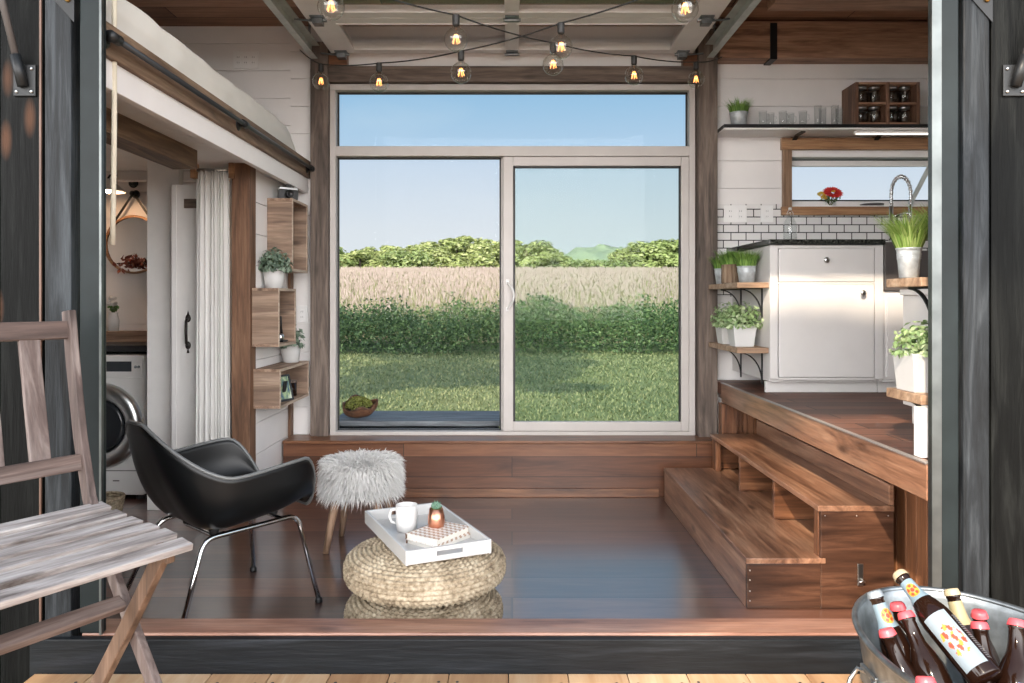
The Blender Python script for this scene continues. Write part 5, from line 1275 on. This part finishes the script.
# ---------------------------------------------------------------- garage door overhead
gd = thing('garage_door', 'open aluminium framed glass overhead door stored under the ceiling', 'garage door', (0, 3.9, 2.92))
secs = [(4.48, 5.12), (3.845, 4.475), (3.21, 3.84), (2.66, 3.205)]
for (a, b) in secs:
    a -= 3.9; b -= 3.9; mb = MB(); XO, XI = 1.205, 1.045
    mb.box(-XO, -XI, a, b, 0, .045); mb.box(XI, XO, a, b, 0, .045); mb.box(-XI, XI, a, a+.085, 0, .045); mb.box(-XI, XI, b-.085, b, 0, .045); mb.box(-.03, .03, a+.085, b-.085, .002, .043)
    f = mb.build('section_frame', M['alu'], gd, .003)
    mb = MB()
    for (p, q) in ((-XI, -.03), (.03, XI)):
        for r in ((p, q, a+.085, a+.097), (p, q, b-.097, b-.085), (p, p+.012, a+.097, b-.097), (q-.012, q, a+.097, b-.097)): mb.box(r[0], r[1], r[2], r[3], -.006, .006)
    mb.build('glazing_bead', M['white'], f, .001)
    for (p, q) in ((-XI+.002, -.032), (.032, XI-.002)): MB().box(p, q, a+.087, b-.087, .018, .022).build('glass_pane', M['glass'], f)
for y in (5.10-3.9, 4.478-3.9, 3.842-3.9, 3.207-3.9):
    for x in (-1.13, 0, 1.13):
        mb = MB(); mb.box(x-.04, x+.04, y-.05, y+.05, -.008, 0); mb.tube([(x-.05, y, -.012), (x+.05, y, -.012)], .009, 8)
        if x: mb.box(x-.028, x+.028, y-.03, y+.03, -.04, -.008); s = 1 if x > 0 else -1; mb.tube([(x, y, -.02), (x+s*.14, y, -.005)], .006, 8)
        mb.build('hinge', M['galv'], gd, .001)
for s, l in ((-1, 'galvanised overhead track of the glass door, on the loft side'), (1, 'galvanised overhead track of the glass door, on the kitchen side')):
    o = thing('door_track', l, 'track', (s*1.285, 3.9, 2.92)); mb = MB()
    mb.box(*sorted((s*.0, s*.055)), -1.27, 1.25, .052, .057); mb.box(*sorted((s*.05, s*.055)), -1.27, 1.25, -.03, .052); mb.box(*sorted((s*.012, s*.055)), -1.27, 1.25, -.035, -.030)
    mb.build('channel', M['galvdoor'], o, .001)
    for y in (-.9, .2, 1.2): MB().box(*sorted((s*.0555, s*.062)), y-.02, y+.02, -.02, .208).build('hanger', M['galv'], o)

# ---------------------------------------------------------------- string lights
def sag(a, b, n, s): return [a.lerp(b, i/n) + Vector((0, 0, -s*4*(i/n)*(1-i/n))) for i in range(n)]
def string(label, pts, bulbs, dia):
    o = thing('string_lights', label, 'string lights', pts[0]); c = Vector(pts[0]); path = []
    for i in range(len(pts)-1): path += sag(pts[i], pts[i+1], 8, .012)
    path.append(pts[-1]); MB().tube([p-c for p in path], .0036, 6).build('cable', M['rubber'], o)
    for p in bulbs:
        q = p-c; sk_ = MB().lathe([(.016, 0), (.017, -.006), (.0165, -.045), (.013, -.05)], 14, q).build('socket', M['rubber'], o)
        r = dia/2; pr = [(.014, -.048)] + [(r*math.sin(t), -.048-.012-r - r*math.cos(t)*-1 if False else -.058-r+r*math.cos(t)) for t in [math.pi*(.12+.88*i/18) for i in range(19)]]
        MB().lathe(pr, 26, q).build('bulb', M['bulb'], sk_)
        mb = MB(); zc = -.058-r
        for k in range(5):
            a = 2*math.pi*k/5; mb.tube([q+Vector((math.cos(a)*.006, math.sin(a)*.006, zc+r*.42)), q+Vector((math.cos(a)*.016, math.sin(a)*.016, zc-r*.30)), q+Vector((math.cos(a+.5)*.007, math.sin(a+.5)*.007, zc+r*.35))], .002, 5)
        mb.build('filament', M['filament'], sk_)
    return o
A = [P(300, 50, 5.10), P(321, 64, 4.9), P(379, 63, 4.4), P(461, 51, 3.95), P(561, 23, 3.55), P(685, -19, 3.1), Vector((1.30, 2.63, 2.82))]
B = [P(722, 57, 5.04), P(696, 62, 4.9), P(634, 56, 4.4), P(553, 43, 3.95), P(456, 15, 3.5), P(331, -21, 3.1), Vector((-1.27, 2.63, 2.82))]
string('string of globe bulbs from the back loft corner to the kitchen side of the doorway', A, A[1:6], .108)
string('string of globe bulbs from the back kitchen corner to the loft side of the doorway', B, B[1:6], .108)

# ---------------------------------------------------------------- gas struts and latches on the front wall
def strut(label, x, s):
    o = thing('gas_strut', label, 'strut', (x, 2.497, 1.985)); bx('mount_plate', M['iron'], -.036, .036, -.006, .002, -.05, .052, o, .002)
    d = Vector((s*.30, -.12, .95)).normalized(); b = Vector((0, -.012, -.02))
    MB().tube([b, b+d*.10], .0165, 12).build('rod_end', M['iron'], o); MB().tube([b+d*.10, b+d*.62], .011, 12).build('rod', M['dgrey'], o)
    mb = MB()
    for dx in (-.024, .024):
        for dz in (-.036, .038): mb.sphere((dx, -.007, dz), .006, 8, 5)
    mb.build('bolt', M['steel'], o)
strut('dark metal strut and plate on the black cladding left of the doorway', -1.582, -.55); strut('dark metal strut and plate on the black cladding right of the doorway', 1.63, .75)
for x, l in ((-1.463, 'small dark latch plate high on the left trim board'), (1.508, 'small dark latch plate high on the right trim board')):
    o = thing('latch_plate', l, 'latch', (x+.015, 2.487, 2.215)); MB().prism([(-.035, .03), (.0, .065), (.032, .065), (.032, -.045)], -.004, .0, 'Y').build('plate', M['iron'], o, .001); MB().sphere((.012, -.006, .03), .010, 10, 6).build('bolt', M['brass'], o)

# ---------------------------------------------------------------- outside bench and bowl
ob = thing('plank_bench', 'low dark weathered plank bench outside the glass door', 'bench', (-.68, 5.68, -.5))
for k in range(4): MB().box(-.60, .60, -.25+k*.126, -.25+k*.126+.122, .885, .922).build('plank', M['greyX'], ob, .003)
MB().box(-.58, .58, -.235, -.20, .78, .885).build('apron', M['blackX'], ob, .003); MB().box(-.58, .58, .20, .235, .78, .885).build('apron', M['blackX'], ob, .003)
for x in (-.53, .47):
    for y in (-.20, .14): MB().box(x, x+.06, y, y+.06, 0, .885).build('leg', M['blackX'], ob, .003)
bw = thing('moss_bowl', 'carved brown wooden bowl of green moss on the plank bench', 'bowl', (-1.105, 5.56, .452)); bw.rotation_euler = (math.radians(20), 0, 0)
def bowl(u, v):
    a = 2*math.pi*u; r = .118*(math.sin(math.pi*.5*min(1, .15+v))**.7); w = 1+.10*math.sin(3*a+1)*v+.07*math.sin(7*a)*v
    return Vector((math.cos(a)*r*w, math.sin(a)*r*w*.85, .088*v**1.6 + .016*math.sin(4*a+.6)*v*v))
MB().grid(bowl, 64, 14, closed_u=True).build('bowl_body', wood('carved_bowl', (0.035, 0.015, 0.008), (0.13, 0.055, 0.028), (0.28, 0.14, 0.075), 'X', 1.5, rough=.5), bw, solid=.010)
rng = random.Random(6); V, F = [], []
for _ in range(900):
    a = rng.uniform(0, 6.283); q = math.sqrt(rng.random()); leaf(V, F, (math.cos(a)*q*.095, math.sin(a)*q*.08, .075+.050*(1-q*q)+rng.gauss(0, .005)), .022, rng)
soup('moss', foliage('moss', [(0.10, 0.12, 0.02), (0.22, 0.24, 0.045), (0.36, 0.36, 0.10)]), V, F, bw)
MB().sphere((0, 0, .062), .085, 16, 10, sc=(1, .85, .55)).build('moss_bed', M['soil'], bw)
